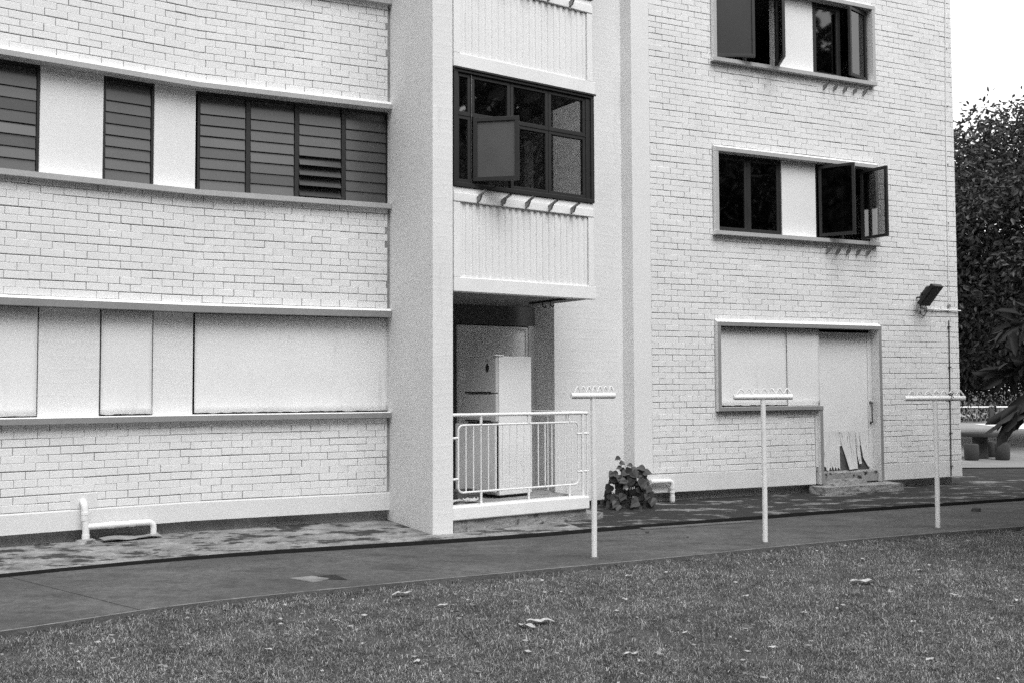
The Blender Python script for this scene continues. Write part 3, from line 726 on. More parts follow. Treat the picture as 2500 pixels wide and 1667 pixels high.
# boarded hatch and old door
board(C, -1.535, -.242, 1.362, 2.535, -.045, 11, .02); board(C, -.232, .40, 1.352, 2.540, -.040, 12, .004, chip=False)
m = MB(); box(m, C, .36, .41, -.16, -.046, 1.30, 2.542, 'plaster_smooth'); box(m, C, -1.53, .36, -.16, -.10, 1.347, 2.542, 'room'); m.build('blocked_opening', bld)
door = part_empty('old_door', C.P(.95, -.12, .3), bld)
DS = C
def dpx(x, y): return (.415 + (x - 105) / 905 * 1.035, .30 + (880 - y) / 680 * .585)
def sheet_poly(px, o, mt, name, th=.006, curl=0.0):
    m = MB(); q = [dpx(x, y) for x, y in px]
    ztop = max(z for _, z in q); zb = min(z for _, z in q)
    n = len(q); v = [C.P(s_, o + curl * ((ztop - z) / (ztop - zb + 1e-6)) ** 2, z) for s_, z in q] + [C.P(s_, o - th + curl * ((ztop - z) / (ztop - zb + 1e-6)) ** 2, z) for s_, z in q]
    m.add(v, [tuple(range(n)), tuple(range(2 * n - 1, n - 1, -1))] + [(i, (i + 1) % n, n + (i + 1) % n, n + i) for i in range(n)], mt)
    return m.build(name, door)
m = MB(); box(m, C, .412, 1.538, -.155, -.118, .30, 2.50, 'door_old'); m.build('door_core', door)
m = MB(); box(m, C, .412, 1.45, -.117, -.110, .92, 2.46, 'board_paint'); m.build('veneer', door)
m = MB(); box(m, C, 1.455, 1.538, -.117, -.100, .30, 2.50, 'board_paint'); m.build('door_stile', door, bevel=.003)
m = MB(); box(m, C, .412, 1.45, -.117, -.104, 2.465, 2.50, 'board_paint'); m.build('door_rail', door, bevel=.003)
T = 140
sheet_poly([(105, T), (480, T), (478, 850), (440, 800), (420, 858), (395, 790), (370, 855), (340, 770), (322, 850), (300, 790), (275, 862), (240, 850), (225, 780), (205, 790), (180, 650), (160, 700), (140, 640), (105, 610)], -.110, 'veneer_worn', 'veneer_sliver', curl=.012)
sheet_poly([(492, T), (640, T), (668, 420), (690, 640), (720, 845), (650, 852), (628, 852), (580, 620), (520, 400), (498, 260)], -.110, 'veneer_worn', 'veneer_sliver', curl=.035)
sheet_poly([(652, T), (760, T), (775, 500), (790, 840), (728, 846), (700, 640), (680, 420)], -.110, 'veneer_worn', 'veneer_sliver', curl=.02)
sheet_poly([(768, T), (832, T), (842, 460), (856, 750), (812, 760), (788, 600)], -.110, 'veneer_worn', 'veneer_sliver', curl=.03)
sheet_poly([(840, T), (1010, T), (1010, 820), (975, 805), (900, 650), (880, 500), (850, 300)], -.110, 'veneer_worn', 'veneer_sliver', curl=.02)
m = MB()
box(m, C, .42, 1.45, -.1175, -.1165, .31, .70, 'door_rot'); m.build('rotten_core', door)
hd = MB(); hp0, hp1 = C.P(1.49, -.10, 1.06), C.P(1.49, -.10, 1.39)
pts = [C.P(1.49, -.10, 1.06), C.P(1.49, -.05, 1.075)] + [C.P(1.475, -.045, z) for z in (1.10, 1.15, 1.22, 1.30, 1.35)] + [C.P(1.49, -.05, 1.375), C.P(1.49, -.10, 1.39)]
hd.tube(pts, [.022, .012, .010, .010, .011, .010, .010, .012, .022], 'metal_rust', 10); hd.build('handle', door, smooth=True)
m = MB(); box(m, C, .372, 1.54, -.16, .0, .13, .298, 'threshold'); m.build('door_threshold', bld, bevel=.012)

# ------------------------------------------------------------------ things fixed to the walls
def pipe_thing(name, pts, r_, label, collars=(), loc=None, cat='pipe', bends=3):
    t = thing(name, loc or pts[-1], label, cat)
    # rounded bends
    P = [Vector(p) for p in pts]; out_ = [P[0]]
    for i in range(1, len(P) - 1):
        a = (P[i - 1] - P[i]).normalized(); b = (P[i + 1] - P[i]).normalized(); d = r_ * 1.9
        for k in range(7):
            u = k / 6; out_.append((P[i] + a * d) * (1 - u) ** 2 + P[i] * 2 * u * (1 - u) + (P[i] + b * d) * u ** 2)
    out_.append(P[-1])
    m = MB(); m.tube(out_, r_, 'pipe_white', 16); m.build('pipe_run', t, smooth=True)
    for c, dv, L_ in collars:
        c = Vector(c); dv = Vector(dv).normalized(); m = MB(); m.tube([c - dv * L_ / 2, c + dv * L_ / 2], r_ * 1.13, 'pipe_white', 16); m.build('collar', t, smooth=True)
    return t
s1, s2 = -1.18, -.47
V = Vector((0, 0, 1))
pa = [A.P(s1 - .02, -.02, .43), A.P(s1 - .02, .075, .43), A.P(s1, .085, .16), A.P(s1, .085, .02)]
t = pipe_thing('drain_pipe', pa, .036, 'white drain pipe with a bent top and a level branch along the plinth', [(A.P(s1 - .01, .08, .26), V, .05), (A.P(s1 - .01, .08, .31), V, .03), (A.P(s1, .085, .06), V, .05)], A.P(s1, .085, 0))
bpts = [A.P(s1, .085, .165), A.P(s2 + .0, .085, .165), A.P(s2, .085, .02)]
m = MB(); P_ = [Vector(p) for p in bpts]; a = (P_[0] - P_[1]).normalized(); b = (P_[2] - P_[1]).normalized()
cv = [P_[0]] + [(P_[1] + a * .07) * (1 - u) ** 2 + P_[1] * 2 * u * (1 - u) + (P_[1] + b * .07) * u ** 2 for u in [k / 6 for k in range(7)]] + [P_[2]]
m.tube(cv, .033, 'pipe_white', 16); m.build('branch_pipe', t, smooth=True)
for s_ in (-.92, -.70): 
    m = MB(); m.tube([A.P(s_ - .03, .085, .165), A.P(s_ + .03, .085, .165)], .038, 'pipe_white', 16); m.build('collar', t, smooth=True)
# plaster patch round the pipe entry
m = MB(); box(m, A, s1 - .15, s1 + .13, -.02, .0035, .354, .52, 'plinth_paint'); m.build('plaster_patch', bld, bevel=.004)
m = MB(); vs = []
for i in range(9):
    u = i / 8; s_ = -1.05 + u * .62
    vs += [A.P(s_, .10 - .02 * u, .035 + .012 * math.sin(u * 7)), A.P(s_ + .02, .26 - .03 * u, .012 + .022 * math.sin(u * 5 + 1) ** 2)]
m.add(vs, [(2 * i, 2 * i + 2, 2 * i + 3, 2 * i + 1) for i in range(8)], 'metal_grey'); ob = m.build('metal_sheet'); ob.modifiers.new('t', 'SOLIDIFY').thickness = .004
tag(ob, 'bent grey metal strip lying on the apron under the level drain pipe', 'metal strip')
obj = obj_me('mortar_lump', rough_block(A, s1 - .16, s1 + .14, .02, .26, -.05, .035, .02, 21, taper=.5), None); tag(obj, 'rough lump of mortar on the apron at the foot of the bent drain pipe', 'mortar')
pb = [C.P(-2.62, -.02, .30), C.P(-2.62, .07, .30), C.P(-2.40, .075, .30), C.P(-2.40, .075, .01)]
pipe_thing('drain_pipe', [C.P(-2.78, .06, .30), C.P(-2.42, .06, .30), C.P(-2.42, .06, .0)], .034, 'short white elbow drain pipe beside the leafy plant', [(C.P(-2.42, .06, .20), V, .03), (C.P(-2.42, .06, .14), V, .02), (C.P(-2.42, .06, .05), V, .07), (C.P(-2.72, .06, .30), Vector((C.d.x, C.d.y, 0)), .06)], C.P(-2.42, .06, 0))

fl = thing('floodlight', C.P(2.60, .05, 2.95), 'black floodlight tilted upward on the brick wall near the corner', 'floodlight')
hc = C.P(2.54, .20, 3.13)
ax = Vector((C.d.x, C.d.y, 0)); nn = Vector((C.n.x, C.n.y, 0))
fdir = (nn * .72 + ax * .16 + V * -.62).normalized()      # lens looks outward and down
ux = (V - fdir * V.dot(fdir)).normalized(); uy = fdir.cross(ux)
def obox(m, c, ex, ey, ez, a, b, c_, mt, tz=1.0):
    p = [c + ex * sx * a * (tz if sz > 0 else 1) + ey * sy * b * (tz if sz > 0 else 1) + ez * sz * c_ for sz in (-1, 1) for sx, sy in ((-1, -1), (1, -1), (1, 1), (-1, 1))]
    return m.hexa(p, mt)
m = MB(); obox(m, hc, ux, uy, fdir, .20, .15, .035, 'black'); m.build('housing', fl, bevel=.008)
m = MB(); obox(m, hc - fdir * .075, ux, uy, -fdir, .15, .11, .04, 'black', .6); m.build('heat_sink', fl, bevel=.006)
m = MB(); obox(m, hc + fdir * .037, ux, uy, fdir, .15, .125, .002, 'lens'); m.build('lens', fl)
m = MB(); m.tube([C.P(2.45, .0, 3.10), C.P(2.45, .14, 3.10), hc - fdir * .05 - ax * .15], .014, 'black', 8); m.build('bracket', fl, smooth=True)
m = MB(); pts = [C.P(2.56 + .075 * math.cos(a), .03, 2.90 + .10 * math.sin(a)) for a in [R(100 + k * 24) for k in range(14)]]; m.tube([hc - fdir * .1] + pts, .006, 'cable', 6); m.build('cable', fl, smooth=True)
m = MB(); m.tube([C.P(2.52, .002, 2.90), C.P(2.52, .045, 2.90)], .038, 'pipe_white', 16); m.build('junction_box', fl)
cd = thing('conduit', C.P(3.0, .02, 2.9), 'thin white level conduit running from the floodlight to the corner', 'conduit')
m = MB(); m.tube([C.P(2.56, .022, 2.915), C.P(3.42, .022, 2.905)], .011, 'pipe_white', 8); m.build('conduit_run', cd, smooth=True)
for s_ in (2.8, 3.15):
    m = MB(); box(m, C, s_ - .012, s_ + .012, -.002, .036, 2.893, 2.925, 'pipe_white'); m.build('clip', cd)
cd = thing('conduit', C.P(3.2, .02, 3.0), 'thin white vertical conduit up the upper brick wall near the corner', 'conduit')
m = MB(); m.tube([C.P(3.16, .014, 2.98), C.P(3.19, .014, 5.9), C.P(3.26, .014, 8.6)], .008, 'pipe_white', 8); m.build('conduit_run', cd, smooth=True)
for z in (3.4, 4.4, 5.4, 6.4, 7.4):
    m = MB(); box(m, C, 3.15 + (z - 3) * .018, 3.20 + (z - 3) * .018, -.002, .024, z, z + .02, 'pipe_white'); m.build('clip', cd)
m = MB(); m.tube([C.P(3.16, .002, 2.98), C.P(3.16, .03, 2.98)], .03, 'metal_grey', 12); m.build('end_box', cd)
cd = thing('cable', C.P(3.12, .02, 0), 'dark vertical cable stapled down the lower brick wall near the corner', 'cable')
m = MB(); m.tube([C.P(3.155, .012, 2.74), C.P(3.145, .012, 1.8), C.P(3.135, .012, .9), C.P(3.12, .014, .15)], .009, 'cable', 8); m.build('cable_run', cd, smooth=True)
for z in (.30, .85, 1.4, 1.95, 2.62):
    m = MB(); box(m, C, 3.105 + z * .01, 3.155 + z * .01, -.003, .026, z, z + .02, 'cable'); m.build('clip', cd)
hk = thing('steel_bracket', D.P(1.6, -.55, 2.72), 'dark hooked steel bracket under the balcony bay', 'bracket')
for o_ in (-.62, -.45):
    m = MB(); m.tube([D.P(1.72, o_, 2.755), D.P(1.72, o_, 2.69), D.P(1.72, o_ + .05, 2.665), D.P(1.72, o_ + .08, 2.69)], .008, 'black', 8); m.build('hook', hk, smooth=True)
m = MB(); box(m, D, 1.70, 1.74, -.9, -.15, 2.735, 2.7595, 'black'); m.build('mounting_bar', hk)

# ------------------------------------------------------------------ fridge on the balcony
fc = Vector((-.2, 12.30, 0)); ua = R(40); fu = Vector((math.cos(ua), math.sin(ua), 0)); fv = Vector((-math.sin(ua), math.cos(ua), 0))   # fu: along side, fv: along front, away
FZ = .292; FD, FW, FH = .58, .64, 1.745
fg = thing('refrigerator', (fc.x, fc.y, FZ), 'old white refrigerator with its lowest door ajar behind the balcony railing', 'refrigerator')
def fbox(m, u0, u1, v0, v1, z0, z1, mt):
    q = lambda u, v, z: fc + fu * u + fv * v + V * (FZ + z)
    return m.hexa([q(u0, v0, z0), q(u1, v0, z0), q(u1, v1, z0), q(u0, v1, z0), q(u0, v0, z1), q(u1, v0, z1), q(u1, v1, z1), q(u0, v1, z1)], mt)
m = MB(); fbox(m, .05, FD, 0, FW, .03, FH, 'fridge_side'); m.build('body', fg, bevel=.008)
for nm, z0, z1 in (('freezer_door', 1.29, FH - .002), ('upper_door', .935, 1.275)):
    m = MB(); fbox(m, .0, .044, .002, FW - .002, z0, z1, 'fridge_door'); d_ = m.build(nm, fg, bevel=.010)
    m = MB(); fbox(m, -.004, .01, .10, FW - .02, z0 - .004, z0 + .016, 'black'); m.build('handle', d_)
q0 = fc - fu * .01; aj = R(14); dvec = fv * math.cos(aj) - fu * math.sin(aj); dn = fu * math.cos(aj) + fv * math.sin(aj)
m = MB(); w_ = FW
pts = [q0 + dvec * a * w_ + dn * b * .044 + V * (FZ + z) for z in (.07, .905) for a, b in ((.01, 0), (1, 0), (1, 1), (.01, 1))]
m.hexa(pts, 'fridge_low'); m.build('lower_door', fg, bevel=.010)
m = MB(); fbox(m, .046, .055, .02, FW - .02, .08, .92, 'black'); m.build('gasket', fg)
m = MB(); fbox(m, .08, FD - .04, .04, FW - .04, 0, .03, 'black'); m.build('base', fg)
m = MB(); fbox(m, -.01, .12, -.012, .05, FH, FH + .018, 'fridge_side'); m.build('hinge_cover', fg, bevel=.004)
m = MB(); c_ = fc + fv * .17 + V * (FZ + 1.60) - fu * .001
def disc(m, c, rx, rz, mt): 
    m.add([c + fv * rx * math.cos(R(k * 20)) + V * rz * math.sin(R(k * 20)) - fu * .002 for k in range(18)], [tuple(range(18))], mt)
disc(m, c_, .034, .055, 'black'); disc(m, c_ + V * .085, .018, .022, 'metal_grey'); m.build('magnet', fg)
cr = thing('plastic_crate', D.P(.50, -.42, .29), 'dark plastic crate on the balcony floor behind the railing', 'crate')
for k in range(4):
    m = MB(); box(m, D, .36, .66, -.50, -.49, .295 + k * .03, .315 + k * .03, 'metal_rust'); m.build('slat', cr)
m = MB(); box(m, D, .36, .66, -.75, -.74, .295, .41, 'metal_rust'); box(m, D, .355, .365, -.75, -.49, .295, .41, 'metal_rust'); box(m, D, .655, .665, -.75, -.49, .295, .41, 'metal_rust'); m.build('side_panel', cr)
for i, (s_, o_) in enumerate(((.12, -.30), (.26, -.40), (.20, -.62), (.45, -.33))):
    bm = bmesh.new(); bmesh.ops.create_grid(bm, x_segments=6, y_segments=6, size=.5); rnd = random.Random(60 + i)
    for v in bm.verts:
        v.co = D.P(s_ + v.co.x * .20 + rnd.uniform(-.01, .01), o_ + v.co.y * .14, .297 + .012 + abs(rnd.gauss(0, .016)))
    me = bpy.data.meshes.new('paper'); bm.to_mesh(me); bm.free(); me.materials.append(MATS['paper'])
    ob = obj_me('paper_scrap', me, None); tag(ob, 'crumpled scrap of paper on the balcony floor beside the refrigerator', 'paper', 'paper scraps on the balcony')

# ------------------------------------------------------------------ steps
obj_me('concrete_step', rough_block(C, .10, 1.72, .005, .36, -.08, .115, .016, 5, taper=.04), None, label='rough broken concrete step in front of the old door', category='step')
obj_me('mortar_heap', rough_block(C, .30, 1.25, -.02, .22, .05, .20, .02, 8, taper=.45), None, label='rounded heap of old mortar on top of the door step', category='mortar')
obj_me('concrete_block', rough_block(D, 1.93, 2.24, -.40, -.06, -.06, .07, .010, 15), None, label='low concrete block on the apron at the end of the balcony', category='concrete block')

# ------------------------------------------------------------------ clothes poles
def clothes_pole(base, h_, L_, ang, label, off=0.0):
    t = thing('clothes_pole', (base[0], base[1], -.03), label, 'clothes pole', 'clothes poles along the path')
    b = Vector((base[0], base[1], -.06)); top = Vector((base[0], base[1], h_ - .03)); d = Vector((math.cos(ang), math.sin(ang), 0))
    m = MB(); m.tube([b, b.lerp(top, .35) + d * .004, top], .027, 'metal_white', 16); m.build('post', t, smooth=True)
    c = Vector((base[0], base[1], h_))
    m = MB(); m.tube([c - d * (L_ / 2 - off), c + d * (L_ / 2 + off)], .030, 'metal_white', 16); m.build('crossbar', t, smooth=True)
    pts = []; n = 7
    for i in range(2 * n + 1):
        u = -L_ / 2 + off + .04 + (L_ - .05) * i / (2 * n); z = .034 if i % 2 == 0 else .088
        if i % 2: pts += [c + d * (u - .006) + V * z, c + d * (u + .006) + V * z]
        else: pts.append(c + d * u + V * z)
    m = MB(); m.tube(pts, .0095, 'metal_white', 8); m.build('zigzag_rod', t, smooth=True)
    m = MB(); m.lathe((base[0], base[1], -.032), [(.05, 0), (.045, .012), (.03, .02)], 'path_edge', 16); m.build('footing', t)
    return t
clothes_pole((.80, 9.87), 1.565, .47, R(20), 'white clothes pole with zigzag crossbar in front of the balcony railing')
clothes_pole((2.71, 10.78), 1.535, .64, R(3), 'white clothes pole with zigzag crossbar in front of the boarded hatch')
t = clothes_pole((5.0, 11.80), 1.50, .70, R(-2), 'white clothes pole with a knotted cord on its crossbar near the corner')
m = MB(); c = Vector((5.16, 11.80, 1.50))
m.tube([c + Vector((.03 * math.sin(k * .9) + k * .002, .036 * math.cos(k), .036 * math.sin(k))) for k in range(14)], .006, 'cable', 6); m.tube([c + Vector((-.02, 0, .04)), c + Vector((.02, -.02, .06)), c + Vector((.05, .0, .045))], .008, 'cable', 6); m.build('cord', t, smooth=True)

# ------------------------------------------------------------------ covers and debris on the path
cv = thing('access_cover', (-1.76, 8.84, -.03), 'broken access cover let into the path slab', 'cover')
m = MB(); m.add([(-1.98, 8.90, -.025), (-1.73, 8.70, -.025), (-1.66, 8.78, -.025), (-1.62, 8.88, -.025), (-1.80, 9.00, -.025)], [(0, 1, 2, 3, 4)], 'path_lip'); ob = m.build('cover_plate', cv); ob.modifiers.new('t', 'SOLIDIFY').thickness = .012
m = MB(); m.add([(-1.76, 9.00, -.0265), (-1.64, 8.86, -.0265), (-1.45, 8.82, -.0265), (-1.60, 9.06, -.0265)], [(0, 1, 2, 3)], 'gap_shade'); m.build('hole', cv)  # flat near-black patch painted for the shade inside the hole
cv = thing('drain_grate', (1.95, 12.05, -.02), 'flat drain cover set along the edge of the mossy apron', 'cover')
m = MB(); m.hexa([(1.55, 11.80, -.04), (3.0, 12.42, -.04), (2.95, 12.52, -.04), (1.50, 11.90, -.04), (1.55, 11.80, -.015), (3.0, 12.42, -.015), (2.95, 12.52, -.015), (1.50, 11.90, -.015)], 'path_edge'); m.build('cover_plate', cv, bevel=.004)
for i, (x, y, sx) in enumerate(((1.55, 11.55, .05), (6.2, 13.4, .11), (1.95, 11.2, .03))):
    ob = obj_me('stone', rough_block(Fr((x, y), 10), -sx / 2, sx / 2, -sx / 2, sx / 2, -.045, -.03 + sx * .4, sx * .18, 40 + i, taper=.4, mt='table_concrete'), None)
    tag(ob, ['small stone on the path beside the apron edge', 'larger pale stone on the path near the building corner', 'tiny stone in the middle of the path'][i], 'stone')

# ------------------------------------------------------------------ leafy plant at the wall
pl = thing('leafy_plant', (1.57, 13.72, 0), 'leafy dark plant with heart-shaped leaves growing at the foot of the wall', 'plant')
def heart(m, c, d, n, L_, mt):
    d = d.normalized(); n = (n - d * n.dot(d)).normalized(); s_ = d.cross(n)
    prof = [(0, 0), (-.06, .22), (.05, .42), (.25, .47), (.5, .38), (.75, .18), (1.05, 0)]
    L1 = [c + d * (a * L_) + s_ * (b * L_) + n * (-.10 * L_ * abs(b) * 2 - .18 * L_ * a * a) for a, b in prof]
    L2 = [c + d * (a * L_) - s_ * (b * L_) + n * (-.10 * L_ * abs(b) * 2 - .18 * L_ * a * a) for a, b in prof]
    m.add(L1 + L2[::-1][1:-1], [tuple(range(len(L1) + len(L2) - 2))], mt)
rnd = random.Random(5)
vdir = Vector((-.11, -1, .15))
stems = MB()
for i in range(92):
    u = rnd.random(); zz = .06 + .50 * u ** 1.25
    wd = .36 * (1 - u * .45)
    p = Vector((1.60 + rnd.uniform(-wd, wd) + (.0 if u < .6 else -.02), 13.66 + rnd.uniform(-.20, .16) * (1 - u * .5), zz))
    d_ = Vector((rnd.uniform(-1, 1), rnd.uniform(-.8, .2), -rnd.uniform(.4, 1.3)))
    m = MB(); heart(m, p, d_, Vector((rnd.uniform(-.4, .4), -1, .65)), rnd.uniform(.085, .165) * (1.0 if u < .7 else .85), 'leaf_vine'); m.build('leaf', pl)
    if i % 3 == 0: stems.tube([(1.60 + rnd.uniform(-.08, .08), 13.68, .0), ((p.x + 1.6) / 2, 13.67, zz * .6), tuple(p)], [.008, .006, .003], 'bark', 5)
for bx, hx, tx in ((1.56, .70, 1.46), (1.66, .56, 1.80), (1.58, .60, 1.63)):
    stems.tube([(bx, 13.68, 0), ((bx + tx) / 2, 13.66, hx * .6), (tx, 13.64, hx)], [.009, .007, .004], 'bark', 5)
    for k in range(5):
        q_ = .62 + k * .095; p = Vector((bx + (tx - bx) * q_, 13.65, hx * q_)); sg = 1 if k % 2 else -1
        m = MB(); heart(m, p, Vector((sg * 1.0, -.4, -.35 + rnd.uniform(-.3, .3))), Vector((0, -1, .7)), rnd.uniform(.07, .13), 'leaf_vine'); m.build('leaf', pl)
stems.build('stem', pl)

# ------------------------------------------------------------------ concrete table and stools
tb = thing('concrete_table', (10.62, 22.7, 0), 'round concrete table under the tree beyond the building corner', 'table')
m = MB(); m.lathe((10.62, 22.7, 0), [(.17, 0), (.165, .3), (.165, .50)], 'table_concrete', 24); m.build('pedestal', tb, smooth=True)
m = MB(); m.lathe((10.62, 22.7, .50), [(.445, 0), (.45, .01), (.45, .075), (.445, .085)], 'table_concrete', 32); m.build('table_top', tb, smooth=True)
for x, y, lb in ((10.17, 22.15, 'concrete drum stool in front of the concrete table'), (10.88, 22.2, 'concrete drum stool half behind the hanging leaves beside the concrete table'), (11.06, 23.15, 'concrete drum stool behind the concrete table pedestal'), (10.1, 23.15, 'concrete drum stool peeping from behind the building corner')):
    m = MB(); m.lathe((x, y, 0), [(.13, 0), (.15, .03), (.155, .18), (.15, .34), (.135, .36)], 'table_concrete', 24); ob = m.build('concrete_stool', None, smooth=True); tag(ob, lb, 'stool', 'stools round the concrete table')

# ------------------------------------------------------------------ fence beyond
fn = thing('fence', (20, 44.2, 0), 'low fence with white top rail and wire mesh far behind the concrete table', 'fence')
m = MB(); m.tube([(15, 44.2, .70), (32, 44.2, .70)], .03, 'metal_white', 8); m.build('top_rail', fn)
for i in range(9):
    x = 15.5 + i * 1.9; m = MB(); m.hexa([(x - .09, 44.1, 0), (x + .09, 44.1, 0), (x + .09, 44.3, 0), (x - .09, 44.3, 0), (x - .09, 44.1, .72), (x + .09, 44.1, .72), (x + .09, 44.3, .72), (x - .09, 44.3, .72)], 'table_concrete'); m.build('post', fn)
m = MB()
for i in range(90):
    x = 15 + i * .19
    m.tube([(x, 44.2, 0), (x + .3, 44.2, .68)], .008, 'metal_grey', 4, cap=False); m.tube([(x + .3, 44.2, 0), (x, 44.2, .68)], .008, 'metal_grey', 4, cap=False)
m.build('wire_mesh', fn)
m = MB(); rr_ = random.Random(3); vs = []
mat('hedge_leaf', .035, .6, island=.5, spec=.3)
for i in range(9000):
    p = Vector((rr_.uniform(12, 36), rr_.uniform(45.0, 46.4), rr_.uniform(0, 1.5) + .4 * math.sin(i)))
    if p.z < 0: p.z = .1
    a = Vector((rr_.gauss(0, 1), rr_.gauss(0, 1), rr_.gauss(0, 1))).normalized() * .11; b = Vector((rr_.gauss(0, 1), rr_.gauss(0, 1), rr_.gauss(0, 1))).normalized() * .06
    m.add([p - a, p - b, p + a, p + b], [(0, 1, 2, 3)], 'hedge_leaf')
ob = m.build('hedge'); tag(ob, 'dark leafy hedge behind the far fence', 'hedge')

# ------------------------------------------------------------------ trees
def leaf_mesh(name, pts, dirs, lens, wid, mtname, fold=.25):
    n = len(pts); up_ = RNG.normal(size=(n, 3)); up_ -= dirs * np.sum(up_ * dirs, axis=1, keepdims=True); up_ /= np.linalg.norm(up_, axis=1, keepdims=True) + 1e-9
    side_ = np.cross(dirs, up_); L_ = lens[:, None]; W_ = (lens * wid)[:, None]
    v = np.empty((n, 6, 3))
    v[:, 0] = pts; v[:, 1] = pts + dirs * L_ * .35 + side_ * W_ * .5 + up_ * W_ * fold; v[:, 2] = pts + dirs * L_ * .75 + side_ * W_ * .38 + up_ * W_ * fold * .6 - up_ * L_ * .06
    v[:, 3] = pts + dirs * L_ - up_ * L_ * .15; v[:, 4] = pts + dirs * L_ * .75 - side_ * W_ * .38 + up_ * W_ * fold * .6 - up_ * L_ * .06; v[:, 5] = pts + dirs * L_ * .35 - side_ * W_ * .5 + up_ * W_ * fold
    me = bpy.data.meshes.new(name); me.vertices.add(n * 6); me.vertices.foreach_set('co', v.reshape(-1))
    me.loops.add(n * 8); me.polygons.add(n * 2)
    idx = (np.arange(n)[:, None] * 6 + np.array([[0, 1, 2, 3, 0, 3, 4, 5]])).reshape(-1)
    me.loops.foreach_set('vertex_index', idx); me.polygons.foreach_set('loop_start', np.arange(n * 2) * 4); me.polygons.foreach_set('loop_total', np.full(n * 2, 4))
    me.materials.append(MATS[mtname]); me.update(calc_edges=True); return me
def nrm(a): return a / (np.linalg.norm(a, axis=-1, keepdims=True) + 1e-9)
def tree(name, base, label, trunk_h, crown_c, crown_r, n_cl, per, cl_r, leaf_len, wid, mtl, seed, droop=.4, floor=None, tr=.22, keep=None, leafkeep=None):
    rng = np.random.default_rng(seed); t = thing(name, base, label, 'tree')
    c = np.array(crown_c); r_ = np.array(crown_r)
    d = nrm(rng.normal(size=(n_cl, 3))); rad = rng.uniform(.25, 1.0, size=(n_cl, 1)) ** .5
    cc = c + d * rad * r_ * rng.uniform(.85, 1.08, size=(n_cl, 1))
    if floor is not None: cc = cc[cc[:, 2] > floor]
    if keep is not None: cc = cc[[keep(q) for q in cc]]
    m = MB(); b0 = Vector(base); fork = b0 + Vector((0, 0, trunk_h))
    m.tube([b0 + Vector((0, 0, -.1)), b0.lerp(fork, .5) + Vector((.05, .03, 0)), fork], [tr * 1.25, tr, tr * .8], 'bark', 10)
    limbs = cc[rng.choice(len(cc), min(26, len(cc)), replace=False)]
    for q in limbs:
        q = Vector(q); mid = fork.lerp(q, .5) + Vector((rng.normal() * .2, rng.normal() * .2, abs(rng.normal()) * .25))
        m.tube([fork - Vector((0, 0, .15)), mid, q], [tr * .42, tr * .22, tr * .06], 'bark', 6)
    m.build('trunk', t, smooth=True)
    N = len(cc) * per
    cen = np.repeat(cc, per, axis=0); off_ = rng.normal(size=(N, 3)) * cl_r * np.array([1, 1, .7])
    P = cen + off_; dr_ = nrm(nrm(off_) + rng.normal(size=(N, 3)) * .5 + np.array([0, 0, -droop])); ln = leaf_len * rng.uniform(.65, 1.25, N)
    if leafkeep is not None:
        tip = P + dr_ * ln[:, None]; ok_ = leafkeep(P) & leafkeep(tip); P, dr_, ln = P[ok_], dr_[ok_], ln[ok_]
    me = leaf_mesh('crown', P, dr_, ln, wid, mtl); ob = bpy.data.objects.new('crown', me); link(ob, t); return t
tree('large_tree', (11.6, 27.5, 0), 'large dense dark tree beyond the building corner', 3.0, (14.6, 27.5, 5.45), (5.6, 4.2, 4.1), 820, 130, .36, .165, .42, 'leaf_far', 11, floor=2.0)
tree('dark_tree', (18.5, 33, 0), 'dark low-branching tree behind the large tree', 2.0, (17.5, 33, 3.6), (6.5, 3.5, 3.3), 420, 100, .5, .16, .45, 'leaf_far', 12, floor=1.7)
tree('dark_tree', (11.2, 31, 0), 'dark bushy tree showing low beside the building corner', 1.6, (14.0, 31.5, 3.0), (5.0, 2.5, 2.4), 520, 100, .38, .15, .45, 'leaf_far', 14, floor=1.7)
# near tree whose lowest branches hang into the picture
def near_keep(q): return q[0] > .56 * q[1] + .75 or (1.0 < q[2] < 2.25 and q[0] > .487 * q[1] + .12)
bt = tree('broad_leaved_tree', (8.4, 10.4, -.1), 'broad-leaved tree with long leaves hanging in from beside the path', 2.4, (9.0, 10.6, 3.9), (3.9, 3.4, 3.2), 900, 26, .26, .27, .28, 'leaf_near', 13, droop=1.1, floor=.95, tr=.16, keep=near_keep, leafkeep=lambda q: q[:, 0] > .518 * q[:, 1] + .02)  # crown out of view enlarged to shade the right of wall C
rngs = np.random.default_rng(31)
def sprig(pts, nleaf, length, dirs0, label=None):
    P_ = [Vector(p) for p in pts]; br = part_empty('hanging_branch', pts[0], bt)
    m = MB(); m.tube(P_, [.016, .011, .007, .004][:len(P_)], 'bark', 6); m.build('twig', br, smooth=True)
    q = []
    for k in range(nleaf):
        u = (.45 + .55 * (k + rngs.random() * .6) / nleaf) * (len(P_) - 1); a_ = min(int(u), len(P_) - 2); q.append(P_[a_].lerp(P_[a_ + 1], min(u - a_, 1.0)))
    q = np.array([tuple(p) for p in q]) + rngs.normal(size=(nleaf, 3)) * .02
    dd = nrm(np.array(dirs0) + rngs.normal(size=(nleaf, 3)) * np.array([.45, .5, .40])); me = leaf_mesh('leaves', q, dd, length * rngs.uniform(.7, 1.2, nleaf), .33, 'leaf_near')
    ob = bpy.data.objects.new('leaf_spray', me); link(ob, br)
sprig([(6.6, 9.9, 2.75), (5.7, 9.7, 2.55), (5.00, 9.6, 2.32), (4.74, 9.55, 2.15)], 26, .26, (-.7, -.1, -.55))
sprig([(6.6, 9.9, 2.5), (5.7, 9.9, 2.1), (5.12, 9.8, 1.90), (4.83, 9.8, 1.76)], 34, .24, (-.75, -.1, -.35))
